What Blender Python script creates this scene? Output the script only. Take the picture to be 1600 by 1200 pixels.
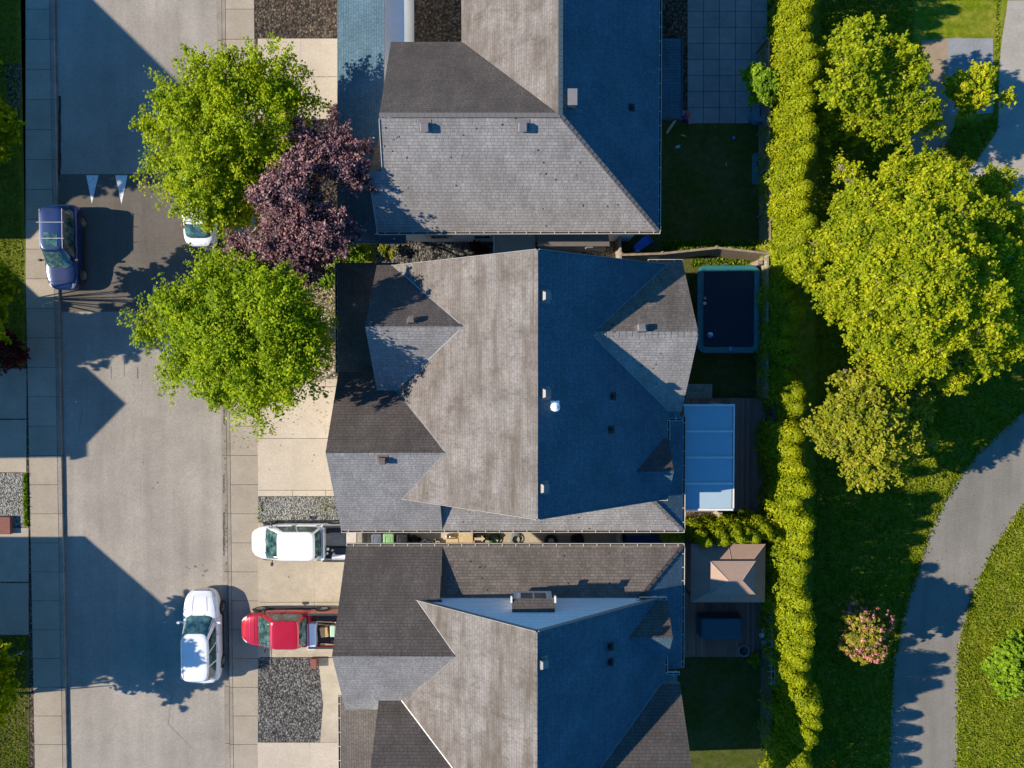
import bpy, bmesh, math, random
import numpy as np
from mathutils import Vector, Matrix
R = math.radians
rng = np.random.default_rng(7)
random.seed(7)
for o in list(bpy.data.objects): bpy.data.objects.remove(o)
S = bpy.context.scene
COL = S.collection

# ------------------------------------------------------------------ camera, light
F, H, TILT = 1120.0, 38.6, math.atan(31/1120.0)
SUNS, SUNT = 0.03, 0.585            # sideways drift and tangent of the sun's height
cam_d = bpy.data.cameras.new('camera'); cam = bpy.data.objects.new('camera', cam_d); COL.objects.link(cam)
cam.location = (0, 0, H); cam.rotation_euler = (-TILT, 0, 0)
cam_d.sensor_width = 36; cam_d.lens = 36*F/1600; cam_d.clip_end = 1000; cam_d.clip_start = .5
S.camera = cam
S.render.resolution_x = 1024; S.render.resolution_y = 768
w = bpy.data.worlds.new('World'); S.world = w; w.use_nodes = True
nt = w.node_tree; bg = nt.nodes['Background']
sky = nt.nodes.new('ShaderNodeTexSky'); sky.sky_type = 'NISHITA'; sky.sun_disc = False
elev = math.atan(SUNT/math.hypot(1, SUNS))
sky.sun_elevation = elev; sky.sun_rotation = R(-90); sky.ozone_density = 2.5; sky.air_density = 1.0; sky.dust_density = .3
tint = nt.nodes.new('ShaderNodeVectorMath'); tint.operation = 'MULTIPLY'; tint.inputs[1].default_value = (.25, .90, 1.42)   # deep blue clear morning sky
nt.links.new(sky.outputs['Color'], tint.inputs[0]); nt.links.new(tint.outputs[0], bg.inputs['Color']); bg.inputs['Strength'].default_value = .079
sun_d = bpy.data.lights.new('sun', 'SUN'); sun_d.energy = 5.0; sun_d.angle = R(.5); sun_d.color = (1, .90, .755)
sun = bpy.data.objects.new('sun', sun_d); COL.objects.link(sun)
sun.rotation_euler = Vector((1, SUNS, -SUNT)).to_track_quat('-Z', 'Y').to_euler()
sun.location = (-40, -5, 40)
S.view_settings.view_transform = 'Standard'; S.view_settings.look = 'None'
S.view_settings.exposure = .7; S.view_settings.gamma = 1
S.render.engine = 'CYCLES'

# ------------------------------------------------------------------ measuring: picture position at a known height -> place
ct, st = math.cos(TILT), math.sin(TILT)
def ray(px, py):
    x, y = (px-800)/F, (600-py)/F
    return Vector((x, y*ct-st, -y*st-ct))
def W(px, py, z=0.0):
    d = ray(px, py); t = (z-H)/d.z
    return Vector((d.x*t, d.y*t, z))
def WP(px, py, p0, n):              # on a plane through p0 with normal n
    d = ray(px, py); o = Vector((0, 0, H)); t = (Vector(p0)-o).dot(Vector(n))/d.dot(Vector(n))
    return o+d*t
def X(px, z=0.0, py=600): return W(px, py, z).x
def Y(py, z=0.0): return W(800, py, z).y

# ------------------------------------------------------------------ materials
MATS = {}
class NB:
    def __init__(s, name, rough=.8, metal=0, spec=.3):
        s.m = bpy.data.materials.new(name); s.m.use_nodes = True; s.t = s.m.node_tree
        s.b = s.t.nodes['Principled BSDF']; s.b.inputs['Roughness'].default_value = rough
        s.b.inputs['Metallic'].default_value = metal; s.b.inputs['Specular IOR Level'].default_value = spec
        MATS[name] = s.m
        s.co = s.t.nodes.new('ShaderNodeTexCoord').outputs['Object']
    def n(s, typ, **kw):
        q = s.t.nodes.new(typ)
        for k, v in kw.items():
            if k in q.inputs: q.inputs[k].default_value = v
            else: setattr(q, k, v)
        return q
    def l(s, a, b): s.t.links.new(a, b)
    def noise(s, scale, detail=4, rough=.6, vec=None, stretch=None):
        v = vec or s.co
        if stretch:
            mp = s.n('ShaderNodeMapping'); mp.inputs['Scale'].default_value = stretch; s.l(v, mp.inputs['Vector']); v = mp.outputs[0]
        q = s.n('ShaderNodeTexNoise', Scale=scale, Detail=detail, Roughness=rough); s.l(v, q.inputs['Vector'])
        return q.outputs['Fac']
    def ramp(s, fac, stops):
        q = s.n('ShaderNodeValToRGB'); e = q.color_ramp.elements
        while len(e) < len(stops): e.new(.5)
        for i, (p, c) in enumerate(stops):
            e[i].position = p; e[i].color = (*c, 1) if len(c) == 3 else c
        s.l(fac, q.inputs['Fac']); return q.outputs['Color']
    def mix(s, fac, a, b, mode='MIX'):
        q = s.n('ShaderNodeMix', data_type='RGBA', blend_type=mode)
        for v, i in ((fac, 0), (a, 6), (b, 7)):
            if isinstance(v, (int, float)): q.inputs[i].default_value = v
            elif isinstance(v, tuple): q.inputs[i].default_value = (*v, 1)
            else: s.l(v, q.inputs[i])
        return q.outputs[2]
    def color(s, c):
        if isinstance(c, tuple): s.b.inputs['Base Color'].default_value = (*c, 1)
        else: s.l(c, s.b.inputs['Base Color'])
    def bump(s, h, strength=.3, dist=.02):
        q = s.n('ShaderNodeBump', Strength=strength, Distance=dist); s.l(h, q.inputs['Height']); s.l(q.outputs[0], s.b.inputs['Normal'])
def g(v): return (v, v, v)
def plain(name, c, rough=.6, metal=0, var=.12, scale=6, bump=0, coat=0, spec=.4):
    b = NB(name, rough, metal, spec)
    f = b.noise(scale, 5)
    b.color(b.ramp(f, [(.3, tuple(x*(1-var) for x in c)), (.7, tuple(min(1, x*(1+var)) for x in c))]))
    if bump: b.bump(b.noise(scale*8, 3), bump, .01)
    if coat: b.b.inputs['Coat Weight'].default_value = coat; b.b.inputs['Coat Roughness'].default_value = .04
    return b.m

def shingle(name, c1, c2, stain=(.1, .09, .08), stain_amt=.3, moss=0, streak=(1, .25, 1), tabw=.26, tabh=.14, mortar=.58):
    b = NB(name, .95, 0, .15)
    uv = b.n('ShaderNodeUVMap'); uv.uv_map = 'UVMap'; v = uv.outputs[0]
    nz = b.n('ShaderNodeTexNoise', Scale=1.3, Detail=2); b.l(v, nz.inputs['Vector'])
    br = b.n('ShaderNodeTexBrick', Scale=1.0)
    br.inputs['Brick Width'].default_value = tabw; br.inputs['Row Height'].default_value = tabh
    br.inputs['Mortar Size'].default_value = .010; br.inputs['Mortar Smooth'].default_value = .3; br.inputs['Bias'].default_value = 0
    br.offset = .37; br.offset_frequency = 2; br.squash = .7; br.squash_frequency = 3
    br.inputs['Color1'].default_value = (*c1, 1); br.inputs['Color2'].default_value = (*c2, 1)
    br.inputs['Mortar'].default_value = (*[x*mortar for x in c1], 1)
    wob = b.n('ShaderNodeVectorMath', operation='SCALE'); wob.inputs['Scale'].default_value = .012
    n2 = b.n('ShaderNodeTexNoise', Scale=9, Detail=2); b.l(v, n2.inputs['Vector']); b.l(n2.outputs['Color'], wob.inputs[0])
    ad = b.n('ShaderNodeVectorMath', operation='ADD'); b.l(v, ad.inputs[0]); b.l(wob.outputs[0], ad.inputs[1]); b.l(ad.outputs[0], br.inputs['Vector'])
    gran = b.noise(38, 4, .75, v)
    big = b.noise(.55, 5, .65, v); mid = b.noise(5.5, 4, .75, v)
    st_ = b.noise(.9, 5, .7, v, streak)
    c = b.mix(1.0, br.outputs['Color'], b.ramp(gran, [(.25, g(.62)), (.75, g(1.35))]), 'MULTIPLY')
    c = b.mix(1.0, c, b.ramp(big, [(.3, g(.78)), (.72, g(1.2))]), 'MULTIPLY')
    c = b.mix(1.0, c, b.ramp(mid, [(.32, (.84, .85, .87)), (.68, (1.15, 1.13, 1.1))]), 'MULTIPLY')
    fac = b.ramp(st_, [(.43, g(0)), (.66, g(min(1, stain_amt*1.1)))])
    c = b.mix(fac, c, stain)
    c = b.mix(b.ramp(b.noise(.75, 7, .78, v, (1.6, .8, 1)), [(.50, g(0)), (.70, g(stain_amt*.95))]), c, tuple(x*.8 for x in stain))
    c = b.mix(b.ramp(b.noise(2.2, 6, .8, v, (.5, 2.2, 1)), [(.54, g(0)), (.72, g(stain_amt*.55))]), c, stain)
    if moss:
        vo = b.n('ShaderNodeTexVoronoi', Scale=2.2); b.l(v, vo.inputs['Vector'])
        mm = b.n('ShaderNodeMath', operation='LESS_THAN'); mm.inputs[1].default_value = .075
        n3 = b.noise(.5, 3, .5, v); sm = b.n('ShaderNodeMath', operation='MULTIPLY'); 
        jit = b.n('ShaderNodeMath', operation='MULTIPLY_ADD'); b.l(b.noise(14, 2, .5, v), jit.inputs[0]); jit.inputs[1].default_value = .12; b.l(vo.outputs['Distance'], jit.inputs[2])
        b.l(jit.outputs[0], mm.inputs[0]); mm.inputs[1].default_value = .175
        b.l(mm.outputs[0], sm.inputs[0]); b.l(b.ramp(n3, [(.47, g(0)), (.5, g(1))]), sm.inputs[1])
        mu = b.n('ShaderNodeMath', operation='MULTIPLY'); b.l(sm.outputs[0], mu.inputs[0]); mu.inputs[1].default_value = moss
        c = b.mix(mu.outputs[0], c, (.035, .032, .02))
    b.color(c)
    hh = b.n('ShaderNodeMath', operation='MULTIPLY_ADD'); b.l(br.outputs['Fac'], hh.inputs[0]); hh.inputs[1].default_value = -.8; b.l(gran, hh.inputs[2])
    b.bump(hh.outputs[0], .55, .015)
    return b.m
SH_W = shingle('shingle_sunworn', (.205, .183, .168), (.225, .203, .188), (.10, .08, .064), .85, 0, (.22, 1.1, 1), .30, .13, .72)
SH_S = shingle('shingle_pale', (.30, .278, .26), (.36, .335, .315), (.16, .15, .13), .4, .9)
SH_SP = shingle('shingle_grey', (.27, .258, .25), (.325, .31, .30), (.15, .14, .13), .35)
SH_N = shingle('shingle_dark', (.11, .092, .08), (.132, .112, .1), (.06, .052, .045), .4)  # darker copy of the roof shingle; tone of north-facing slopes put into the colour
SH_NM = shingle('shingle_mossy', (.15, .125, .108), (.2, .17, .148), (.09, .075, .055), .4, 1.0)  # moss dots on a base darkened for north-facing slopes
SH_E = shingle('shingle_blue_shade', (.075, .13, .165), (.095, .16, .20), (.07, .11, .14), .3)  # blue shade put into the shingle colour for slopes out of the sun

def asphalt(name, a, b_, patch=.15, crack=True):
    b = NB(name, .92, 0, .25)
    f1 = b.noise(28, 6, .75); f2 = b.noise(.35, 5, .65); f3 = b.noise(1.1, 4, .6, None, (1, .07, 1))
    c = b.ramp(f1, [(.3, a), (.7, b_)])
    c = b.mix(1.0, c, b.ramp(b.noise(11, 3, .8), [(.34, g(.86)), (.66, g(1.13))]), 'MULTIPLY')
    c = b.mix(1.0, c, b.ramp(f2, [(.3, g(1-patch)), (.7, g(1+patch))]), 'MULTIPLY')
    c = b.mix(1.0, c, b.ramp(f3, [(.35, g(.9)), (.65, g(1.09))]), 'MULTIPLY')
    vo = b.n('ShaderNodeTexVoronoi', Scale=1.4); vo.feature = 'F1'; b.l(b.co, vo.inputs['Vector'])
    sp = b.ramp(vo.outputs['Distance'], [(.012, g(.35)), (.03, g(1))])
    c = b.mix(1.0, c, sp, 'MULTIPLY')
    b.color(c); b.bump(b.noise(70, 3, .8), .5, .01)
    return b.m
ASPH = asphalt('worn_asphalt', (.265, .235, .195), (.345, .305, .255))
ASPH_D = asphalt('dark_asphalt', (.10, .086, .072), (.15, .13, .108))
ASPH_P = asphalt('path_asphalt', (.16, .145, .12), (.255, .232, .195))
def concrete(name, c, var=.16, per=.08, sc=.8):
    b = NB(name, .85, 0, .25)
    f1 = b.noise(22, 6, .75); f2 = b.noise(sc, 6, .7)
    k = b.ramp(f1, [(.3, tuple(x*.9 for x in c)), (.7, tuple(x*1.1 for x in c))])
    k = b.mix(1.0, k, b.ramp(b.noise(8, 3, .8), [(.33, g(.9)), (.67, g(1.08))]), 'MULTIPLY')
    k = b.mix(1.0, k, b.ramp(f2, [(.28, (1-var, 1-var*1.1, 1-var*1.3)), (.7, g(1+var*.5))]), 'MULTIPLY')
    ge = b.n('ShaderNodeNewGeometry'); k = b.mix(1.0, k, b.ramp(ge.outputs['Random Per Island'], [(0, g(1-per)), (1, g(1+per))]), 'MULTIPLY')
    b.color(k); b.bump(f1, .25, .008)
    return b.m
CONC = concrete('sidewalk_concrete', (.36, .305, .235))
CONC_L = concrete('driveway_concrete', (.48, .405, .315), .12, .05)
CONC_M = concrete('driveway_concrete_stained', (.41, .35, .265), .22, .06)
CONC_K = concrete('kerb_concrete', (.30, .26, .215), .3, .08)
CONC_G = concrete('grey_concrete', (.26, .27, .275), .2)
JOINT = plain('joint_dirt', (.09, .075, .05), .95)
def gravel(name, cols, scale=14):
    b = NB(name, .9, 0, .3)
    vo = b.n('ShaderNodeTexVoronoi', Scale=scale); b.l(b.co, vo.inputs['Vector'])
    sep = b.n('ShaderNodeSeparateColor'); b.l(vo.outputs['Color'], sep.inputs[0])
    n_ = len(cols); c = b.ramp(sep.outputs[0], [(i/(n_-1), cc) for i, cc in enumerate(cols)])
    c = b.mix(1.0, c, b.ramp(vo.outputs['Distance'], [(.25, g(1.1)), (.75, g(.25))]), 'MULTIPLY')
    c = b.mix(1.0, c, b.ramp(b.noise(.7, 4), [(.3, g(.75)), (.7, g(1.2))]), 'MULTIPLY')
    b.color(c); inv = b.n('ShaderNodeMath', operation='SUBTRACT'); inv.inputs[0].default_value = 1; b.l(vo.outputs['Distance'], inv.inputs[1])
    b.bump(inv.outputs[0], 1.0, .05)
    return b.m
GRAV = gravel('grey_gravel', [(.2, .2, .19), (.36, .34, .29), (.27, .27, .25), (.46, .44, .38), (.22, .2, .16)], 13)
GRAV_B = gravel('beige_gravel', [(.2, .15, .1), (.5, .42, .3), (.35, .28, .18), (.62, .54, .4), (.3, .22, .15)], 11)
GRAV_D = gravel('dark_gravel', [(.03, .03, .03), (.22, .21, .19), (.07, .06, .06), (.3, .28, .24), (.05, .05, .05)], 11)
SOIL = gravel('bark_soil', [(.05, .035, .022), (.11, .075, .05), (.07, .05, .032), (.2, .15, .1), (.04, .03, .02)], 9)
def grass(name, a, b_, dry, dryamt=.5, sc=.8):
    b = NB(name, .9, 0, .1)
    f1 = b.noise(20, 6, .8); f2 = b.noise(sc, 6, .72); f3 = b.noise(3.2, 5, .7)
    c = b.ramp(f1, [(.3, a), (.7, b_)])
    c = b.mix(b.ramp(f2, [(.42, g(0)), (.72, g(dryamt))]), c, dry)
    c = b.mix(1.0, c, b.ramp(f3, [(.3, g(.7)), (.7, g(1.3))]), 'MULTIPLY')
    b.color(c); b.bump(b.noise(45, 4, .85), 1.0, .06)
    return b.m
GRASS = grass('park_grass', (.09, .14, .003), (.23, .29, .008), (.34, .29, .05), .7)
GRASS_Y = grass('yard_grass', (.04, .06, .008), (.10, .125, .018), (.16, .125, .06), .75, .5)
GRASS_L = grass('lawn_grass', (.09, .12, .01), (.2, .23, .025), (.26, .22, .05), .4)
DIRT = concrete('trodden_dirt', (.32, .24, .16), .25, 0)
def leaf(name, c1, c2, c3, trans=.35):
    b = NB(name, .6, 0, .12)
    ge = b.n('ShaderNodeNewGeometry')
    c = b.ramp(ge.outputs['Random Per Island'], [(0, c1), (.55, c2), (1, c3)])
    c = b.mix(1.0, c, b.ramp(b.noise(1.1, 4, .65), [(.34, (.58, .66, .7)), (.5, g(1)), (.68, (1.3, 1.2, 1.1))]), 'MULTIPLY')
    oi = b.n('ShaderNodeObjectInfo'); c = b.mix(1.0, c, b.ramp(oi.outputs['Random'], [(0, (.88, .92, .93)), (1, (1.08, 1.03, 1.0))]), 'MULTIPLY')
    if name == 'leaf_cedar': c = b.mix(b.ramp(b.noise(1.7, 5, .75), [(.62, g(0)), (.70, g(.55))]), c, (.16, .12, .05))
    b.color(c)
    tr = b.n('ShaderNodeBsdfTranslucent'); b.l(b.mix(1.0, c, (1.25, 1.15, .5), 'MULTIPLY'), tr.inputs['Color'])
    mx = b.n('ShaderNodeMixShader'); mx.inputs[0].default_value = trans
    out = b.t.nodes['Material Output']; b.l(b.b.outputs[0], mx.inputs[1]); b.l(tr.outputs[0], mx.inputs[2]); b.l(mx.outputs[0], out.inputs[0])
    return b.m
L_MAPLE = leaf('leaf_street_maple', (.15, .25, .003), (.31, .42, .006), (.54, .58, .02), .5)
L_PARK = leaf('leaf_park_maple', (.17, .25, .004), (.35, .42, .010), (.58, .56, .03), .5)
L_GOLD = leaf('leaf_gold', (.14, .18, .006), (.28, .31, .012), (.42, .38, .05), .38)
L_PURP = leaf('leaf_purple', (.07, .028, .038), (.22, .11, .125), (.44, .29, .29), .25)
L_RED = leaf('leaf_red', (.06, .008, .008), (.16, .02, .018), (.3, .06, .04), .3)
L_CEDAR = leaf('leaf_cedar', (.15, .19, .003), (.26, .315, .005), (.37, .40, .012), .32)
L_SHRUB = leaf('leaf_shrub', (.08, .15, .006), (.16, .28, .01), (.27, .4, .02), .3)
L_RHODO = leaf('leaf_rhododendron', (.12, .12, .01), (.26, .23, .02), (.36, .33, .04), .25)
L_PINK = leaf('petal_pink', (.55, .16, .18), (.68, .28, .28), (.75, .45, .42), .3)
L_GRASS = leaf('blade_grass', (.10, .15, .003), (.21, .26, .008), (.33, .32, .03), .3)
BARK = plain('bark', (.27, .23, .19), .9, 0, .3, 8, .6)
WHITE = plain('white_trim', (.72, .68, .62), .5, 0, .06)
SIDING = plain('pale_siding', (.84, .85, .84), .6, 0, .05, 3)
SIDING_B = plain('beige_siding', (.42, .36, .28), .7, 0, .08, 3)
RAKE = plain('rake_paint', (.24, .22, .2), .7)
GUTP = plain('gutter_paint', (.50, .45, .38), .5, 0, .12)
GUTDIRT = plain('gutter_litter', (.05, .035, .02), .95, 0, .4, 20)
FLASH = plain('valley_flashing', (.30, .29, .28), .4, .3, .2, 5)
VENT = plain('vent_brown', (.17, .13, .11), .6, 0, .1)
VENTG = plain('vent_grey', (.20, .185, .18), .5, 0, .1)
RUB = plain('black_rubber', (.02, .02, .02), .7)
METAL = plain('galvanised', (.62, .62, .62), .35, .8, .1)
GLASSW = plain('window_glass', (.03, .045, .05), .06, 0, .1, 2, 0, 0, .8)
WOOD = plain('fence_wood', (.26, .19, .13), .85, 0, .25, 5, .4)
WOOD_G = plain('grey_wood', (.30, .26, .2), .85, 0, .25, 5, .4)

# ------------------------------------------------------------------ mesh helper
class MB:
    def __init__(s): s.v = []; s.f = []; s.m = []; s.uv = []
    def face(s, pts, mi=0, uv=None):
        k = len(s.v); s.v += [tuple(p) for p in pts]; s.f.append(tuple(range(k, k+len(pts)))); s.m.append(mi)
        s.uv.append(uv or [(p[0], p[1]) for p in pts])
    def grid(s, rows, mi=0, closed=False):
        k = len(s.v); n = len(rows[0])
        for r in rows: s.v += [tuple(p) for p in r]
        for i in range(len(rows)-1):
            for j in range(n if closed else n-1):
                a, b = k+i*n+j, k+i*n+(j+1) % n
                s.f.append((a, b, b+n, a+n)); s.m.append(mi); s.uv.append([(0, 0)]*4)
    def cap(s, ring, mi=0, flip=False):
        r = list(ring)[::-1] if flip else list(ring); s.face(r, mi)
    def box(s, x0, x1, y0, y1, z0, z1, mi=0, M=None):
        P = [Vector(p) for p in ((x0,y0,z0),(x1,y0,z0),(x1,y1,z0),(x0,y1,z0),(x0,y0,z1),(x1,y0,z1),(x1,y1,z1),(x0,y1,z1))]
        if M is not None: P = [M @ p for p in P]
        k = len(s.v); s.v += [tuple(p) for p in P]
        for q in ((3,2,1,0),(4,5,6,7),(0,1,5,4),(1,2,6,5),(2,3,7,6),(3,0,4,7)):
            s.f.append(tuple(k+i for i in q)); s.m.append(mi); s.uv.append([(P[i].x, P[i].y) for i in q])
    def bar(s, a, b, w_, h_, mi=0, up=Vector((0, 0, 1))):
        a, b = Vector(a), Vector(b); d = (b-a).normalized(); sd = d.cross(up)
        if sd.length < 1e-4: sd = d.cross(Vector((0, 1, 0)))
        sd.normalize(); u = sd.cross(d)
        r = lambda p: [p+sd*w_/2+u*h_/2, p-sd*w_/2+u*h_/2, p-sd*w_/2-u*h_/2, p+sd*w_/2-u*h_/2]
        A, B = r(a), r(b); s.grid([A, B], mi, True); s.cap(A, mi, False); s.cap(B, mi, True)
    def tube(s, pts, rad, seg=8, mi=0, cap=True):
        pts = [Vector(p) for p in pts]; rad = rad if isinstance(rad, (list, tuple)) else [rad]*len(pts); rings = []
        for i, p in enumerate(pts):
            d = (pts[min(i+1, len(pts)-1)]-pts[max(i-1, 0)]).normalized()
            a = d.cross(Vector((0, 0, 1)))
            if a.length < 1e-3: a = Vector((1, 0, 0))
            a.normalize(); b = a.cross(d)
            rings.append([p+a*math.cos(t)*rad[i]+b*math.sin(t)*rad[i] for t in [2*math.pi*j/seg for j in range(seg)]])
        s.grid(rings, mi, True)
        if cap: s.cap(rings[0], mi, True); s.cap(rings[-1], mi)
    def cyl(s, c, r, z0, z1, seg=24, mi=0, r2=None):
        r2 = r if r2 is None else r2; c = Vector(c)
        ring = lambda rr, z: [(c.x+rr*math.cos(2*math.pi*j/seg), c.y+rr*math.sin(2*math.pi*j/seg), z) for j in range(seg)]
        A, B = ring(r, z0), ring(r2, z1); s.grid([A, B], mi, True); s.cap(A, mi, True); s.cap(B, mi)
    def lathe(s, c, prof, seg=20, mi=0):
        c = Vector(c)
        s.grid([[(c.x+r*math.cos(2*math.pi*j/seg), c.y+r*math.sin(2*math.pi*j/seg), c.z+z) for j in range(seg)] for r, z in prof], mi, True)
    def slab(s, pts, th, mi=0, side=0, vertical=True, uvdir=True, under=None):
        """planar polygon seen from above, thickened downward"""
        P = [Vector(p) for p in pts]
        n = Vector((0, 0, 0))
        for i in range(len(P)): n += P[i].cross(P[(i+1) % len(P)])
        n.normalize()
        if n.z < 0: P = P[::-1]; n = -n
        h = Vector((0, 0, 1)).cross(n)
        h = h.normalized() if h.length > 1e-3 else Vector((1, 0, 0)); u = n.cross(h)
        s.face(P, mi, [(p.dot(h), p.dot(u)) for p in P])
        off = Vector((0, 0, -th)) if vertical else -n*th
        Q = [p+off for p in P]; s.face(Q[::-1], under if under is not None else side)
        for i in range(len(P)):
            j = (i+1) % len(P); s.face([P[i], Q[i], Q[j], P[j]], side)
    def build(s, name, mats, parent=None, smooth=False, loc=None, **props):
        me = bpy.data.meshes.new(name); me.from_pydata(s.v, [], s.f)
        for m in (mats if isinstance(mats, (list, tuple)) else [mats]): me.materials.append(m)
        me.polygons.foreach_set('material_index', s.m)
        uvl = me.uv_layers.new(name='UVMap'); fl = [c for u in s.uv for p in u for c in p]
        uvl.data.foreach_set('uv', fl)
        if smooth: me.polygons.foreach_set('use_smooth', [True]*len(s.f))
        me.update()
        o = bpy.data.objects.new(name, me); COL.objects.link(o)
        if parent: o.parent = parent
        if loc: o.location = loc
        for k, v in props.items(): o[k] = v
        return o
def weld(o, d=.0005):
    bm = bmesh.new(); bm.from_mesh(o.data); bmesh.ops.remove_doubles(bm, verts=bm.verts, dist=d)
    bmesh.ops.recalc_face_normals(bm, faces=bm.faces); bm.to_mesh(o.data); bm.free(); return o
def bevel(o, wd=.02, seg=2):
    m = o.modifiers.new('bevel', 'BEVEL'); m.width = wd; m.segments = seg; m.limit_method = 'ANGLE'; return o
def thing(name, label, cat, loc=(0, 0, 0), rot=0, group=None):
    o = bpy.data.objects.new(name, None); COL.objects.link(o); o.location = loc; o.rotation_euler = (0, 0, rot)
    o.empty_display_size = .2
    o['label'] = label; o['category'] = cat
    if group: o['group'] = group
    return o
def tag(o, label, cat, group=None):
    o['label'] = label; o['category'] = cat
    if group: o['group'] = group
    return o
def struct(o): o['kind'] = 'structure'; return o
def copy_tree(o, parent=None):
    c = o.copy(); COL.objects.link(c); c.parent = parent
    for ch in list(o.children): copy_tree(ch, c)
    return c
def poly(name, pts, z, mat, th=.0, kind=True, parent=None):
    """flat ground sheet traced as picture positions lying at height z"""
    m = MB(); P = [W(a, b, z) for a, b in pts]
    if th: m.slab(P, th)
    else:
        n = sum(((P[i].x*P[(i+1) % len(P)].y-P[(i+1) % len(P)].x*P[i].y) for i in range(len(P))))
        m.face(P if n > 0 else P[::-1])
    o = m.build(name, mat, parent)
    if kind: struct(o)
    return o
# ================================================================== SETTING: ground, road, paving
RZ = -.12                                            # road level; everything else stands at 0
def wpoly(name, pts, z, mat, th=0):
    m = MB(); P = [Vector((a, b, z)) for a, b in pts]
    if th: m.slab(P, th)
    else: m.face(P)
    return struct(m.build(name, mat))
wpoly('ground', [(-160, -160), (160, -160), (160, 160), (-160, 160)], RZ-.06, GRASS_Y)
XL0, XL1, XR0, XR1 = X(103, RZ)-.02, X(350, RZ), X(346, RZ), X(358)       # carriageway edges
XK = X(88)                                            # left kerb line, top of kerb
XRK = X(353)
wpoly('road', [(X(98, RZ), -60), (X(346, RZ), -60), (X(346, RZ), 60), (X(98, RZ), 60)], RZ, ASPH)
def strips(name, x0, x1, ys, z, mat, gap=.012, th=.14):
    m = MB()
    for a, b in zip(ys[:-1], ys[1:]): m.box(x0+gap, x1-gap, min(a, b)+gap, max(a, b)-gap, z-th, z)
    return struct(m.build(name, mat))
def ylist(y0, step, lo=-34, hi=34):
    n0 = int((lo-y0)/step); n1 = int((hi-y0)/step)
    return [y0+k*step for k in range(n0, n1+1)]
yl = ylist(Y(620), 1.585); yl2 = ylist(Y(620), 3.17)
strips('gutter', X(93, RZ), X(99.5, RZ), yl2, RZ+.004, CONC_K)
strips('gutter', X(344.5, RZ), X(353, RZ), yl2, RZ+.004, CONC_K)
strips('kerb', X(87.5), X(94), yl2, 0, CONC_K)
strips('kerb', X(353), X(358.5), yl2, 0, CONC_K)
strips('pavement', X(43), X(87.5), yl, 0, CONC)
strips('pavement', X(358.5), X(403), yl, 0, CONC)
wpoly('yard_ground', [(X(353.5), -60), (X(1212), -60), (X(1212), 60), (X(353.5), 60)], -.015, SOIL, .2)
wpoly('front_garden', [(-90, -60), (X(93.5), -60), (X(93.5), 60), (-90, 60)], -.015, SOIL, .2)
wpoly('park_lawn', [(X(1212), -60), (90, -60), (90, 60), (X(1212), 60)], 0, GRASS, .2)
# the raised hump of darker asphalt with painted triangles
yh0, yh1 = Y(487, RZ), Y(272, RZ); x0, x1 = X(98.5, RZ), X(346, RZ)
def humpz(t): return RZ+.008+.085*(math.sin(math.pi*min(1, max(0, t)))**1.3 if 0 < t < 1 else 0)
m = MB(); N = 40
m.grid([[(x0, yh0+(yh1-yh0)*i/N, humpz(i/N)), (x1, yh0+(yh1-yh0)*i/N, humpz(i/N))] for i in range(N+1)])
for s_ in (0, 1):
    xx = (x0, x1)[s_]; m.face([(xx, yh0+(yh1-yh0)*i/N, humpz(i/N)) for i in range(N+1)]+[(xx, yh1, RZ), (xx, yh0, RZ)])
hump = struct(m.build('speed_hump', ASPH_D)); weld(hump)
bpaint = NB('worn_white_paint', .7, 0, .3)
bpaint.color(bpaint.mix(bpaint.ramp(bpaint.noise(16, 6, .8), [(.36, g(0)), (.46, g(1))]), (.25, .235, .22), (.72, .72, .72)))
PAINT = bpaint.m
def tri(px0, px1, py, pxt, pyt):
    m = MB(); n = 14; rows = []
    for i in range(n+1):
        t = i/n; a = px0+(pxt-px0)*t; b = px1+(pxt-px1)*t; p = py+(pyt-py)*t
        yy = Y(p, RZ+.05); z = humpz((yy-yh0)/(yh1-yh0))+.004
        rows.append([(X(a, z), yy, z), (X(b, z), yy, z)])
    m.grid(rows); o = m.build('painted_triangle', PAINT); struct(o); return o
tri(140, 159, 273.6, 148, 318); tri(185, 204, 273.6, 194, 319)
tri(248, 236, 485.5, 242, 443); tri(290, 302, 485.5, 296, 443)
# oil-dark wheel line seam down the road
m = MB(); m.box(X(219.5, RZ), X(220.6, RZ), -40, yh0-.3, RZ, RZ+.003); struct(m.build('road_seam', plain('seam_tar', (.33, .295, .25), .9)))
# ---- left-hand frontages
poly('lawn', [(-200, 150-700), (40, -550), (40, 572), (-200, 572)], .0, GRASS_L)
poly('gravel_bed', [(8, 100), (33, 100), (31, 186), (12, 180)], .006, GRAV_D)
m = MB()
for a, b, c, d in ((-60, 41, 576, 654), (-60, 41, 656, 738)): m.slab([W(a, c), W(b, c), W(b, d), W(a, d)], .1)
for a, b, c, d in ((-60, 44.5, 825, 909), (-60, 44.5, 911, 992)): m.slab([W(a, c), W(b, c), W(b, d), W(a, d)], .1)
struct(m.build('driveway', CONC))
poly('gravel_bed', [(-60, 739), (41, 739), (44, 824), (-60, 824)], .004, GRAV)
poly('grass_verge', [(36, 738), (43, 738), (45, 824), (38, 820), (35, 780)], .012, GRASS_L)
poly('lawn', [(-200, 993), (45.5, 993), (48, 1700), (-200, 1700)], .0, GRASS_Y)
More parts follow.
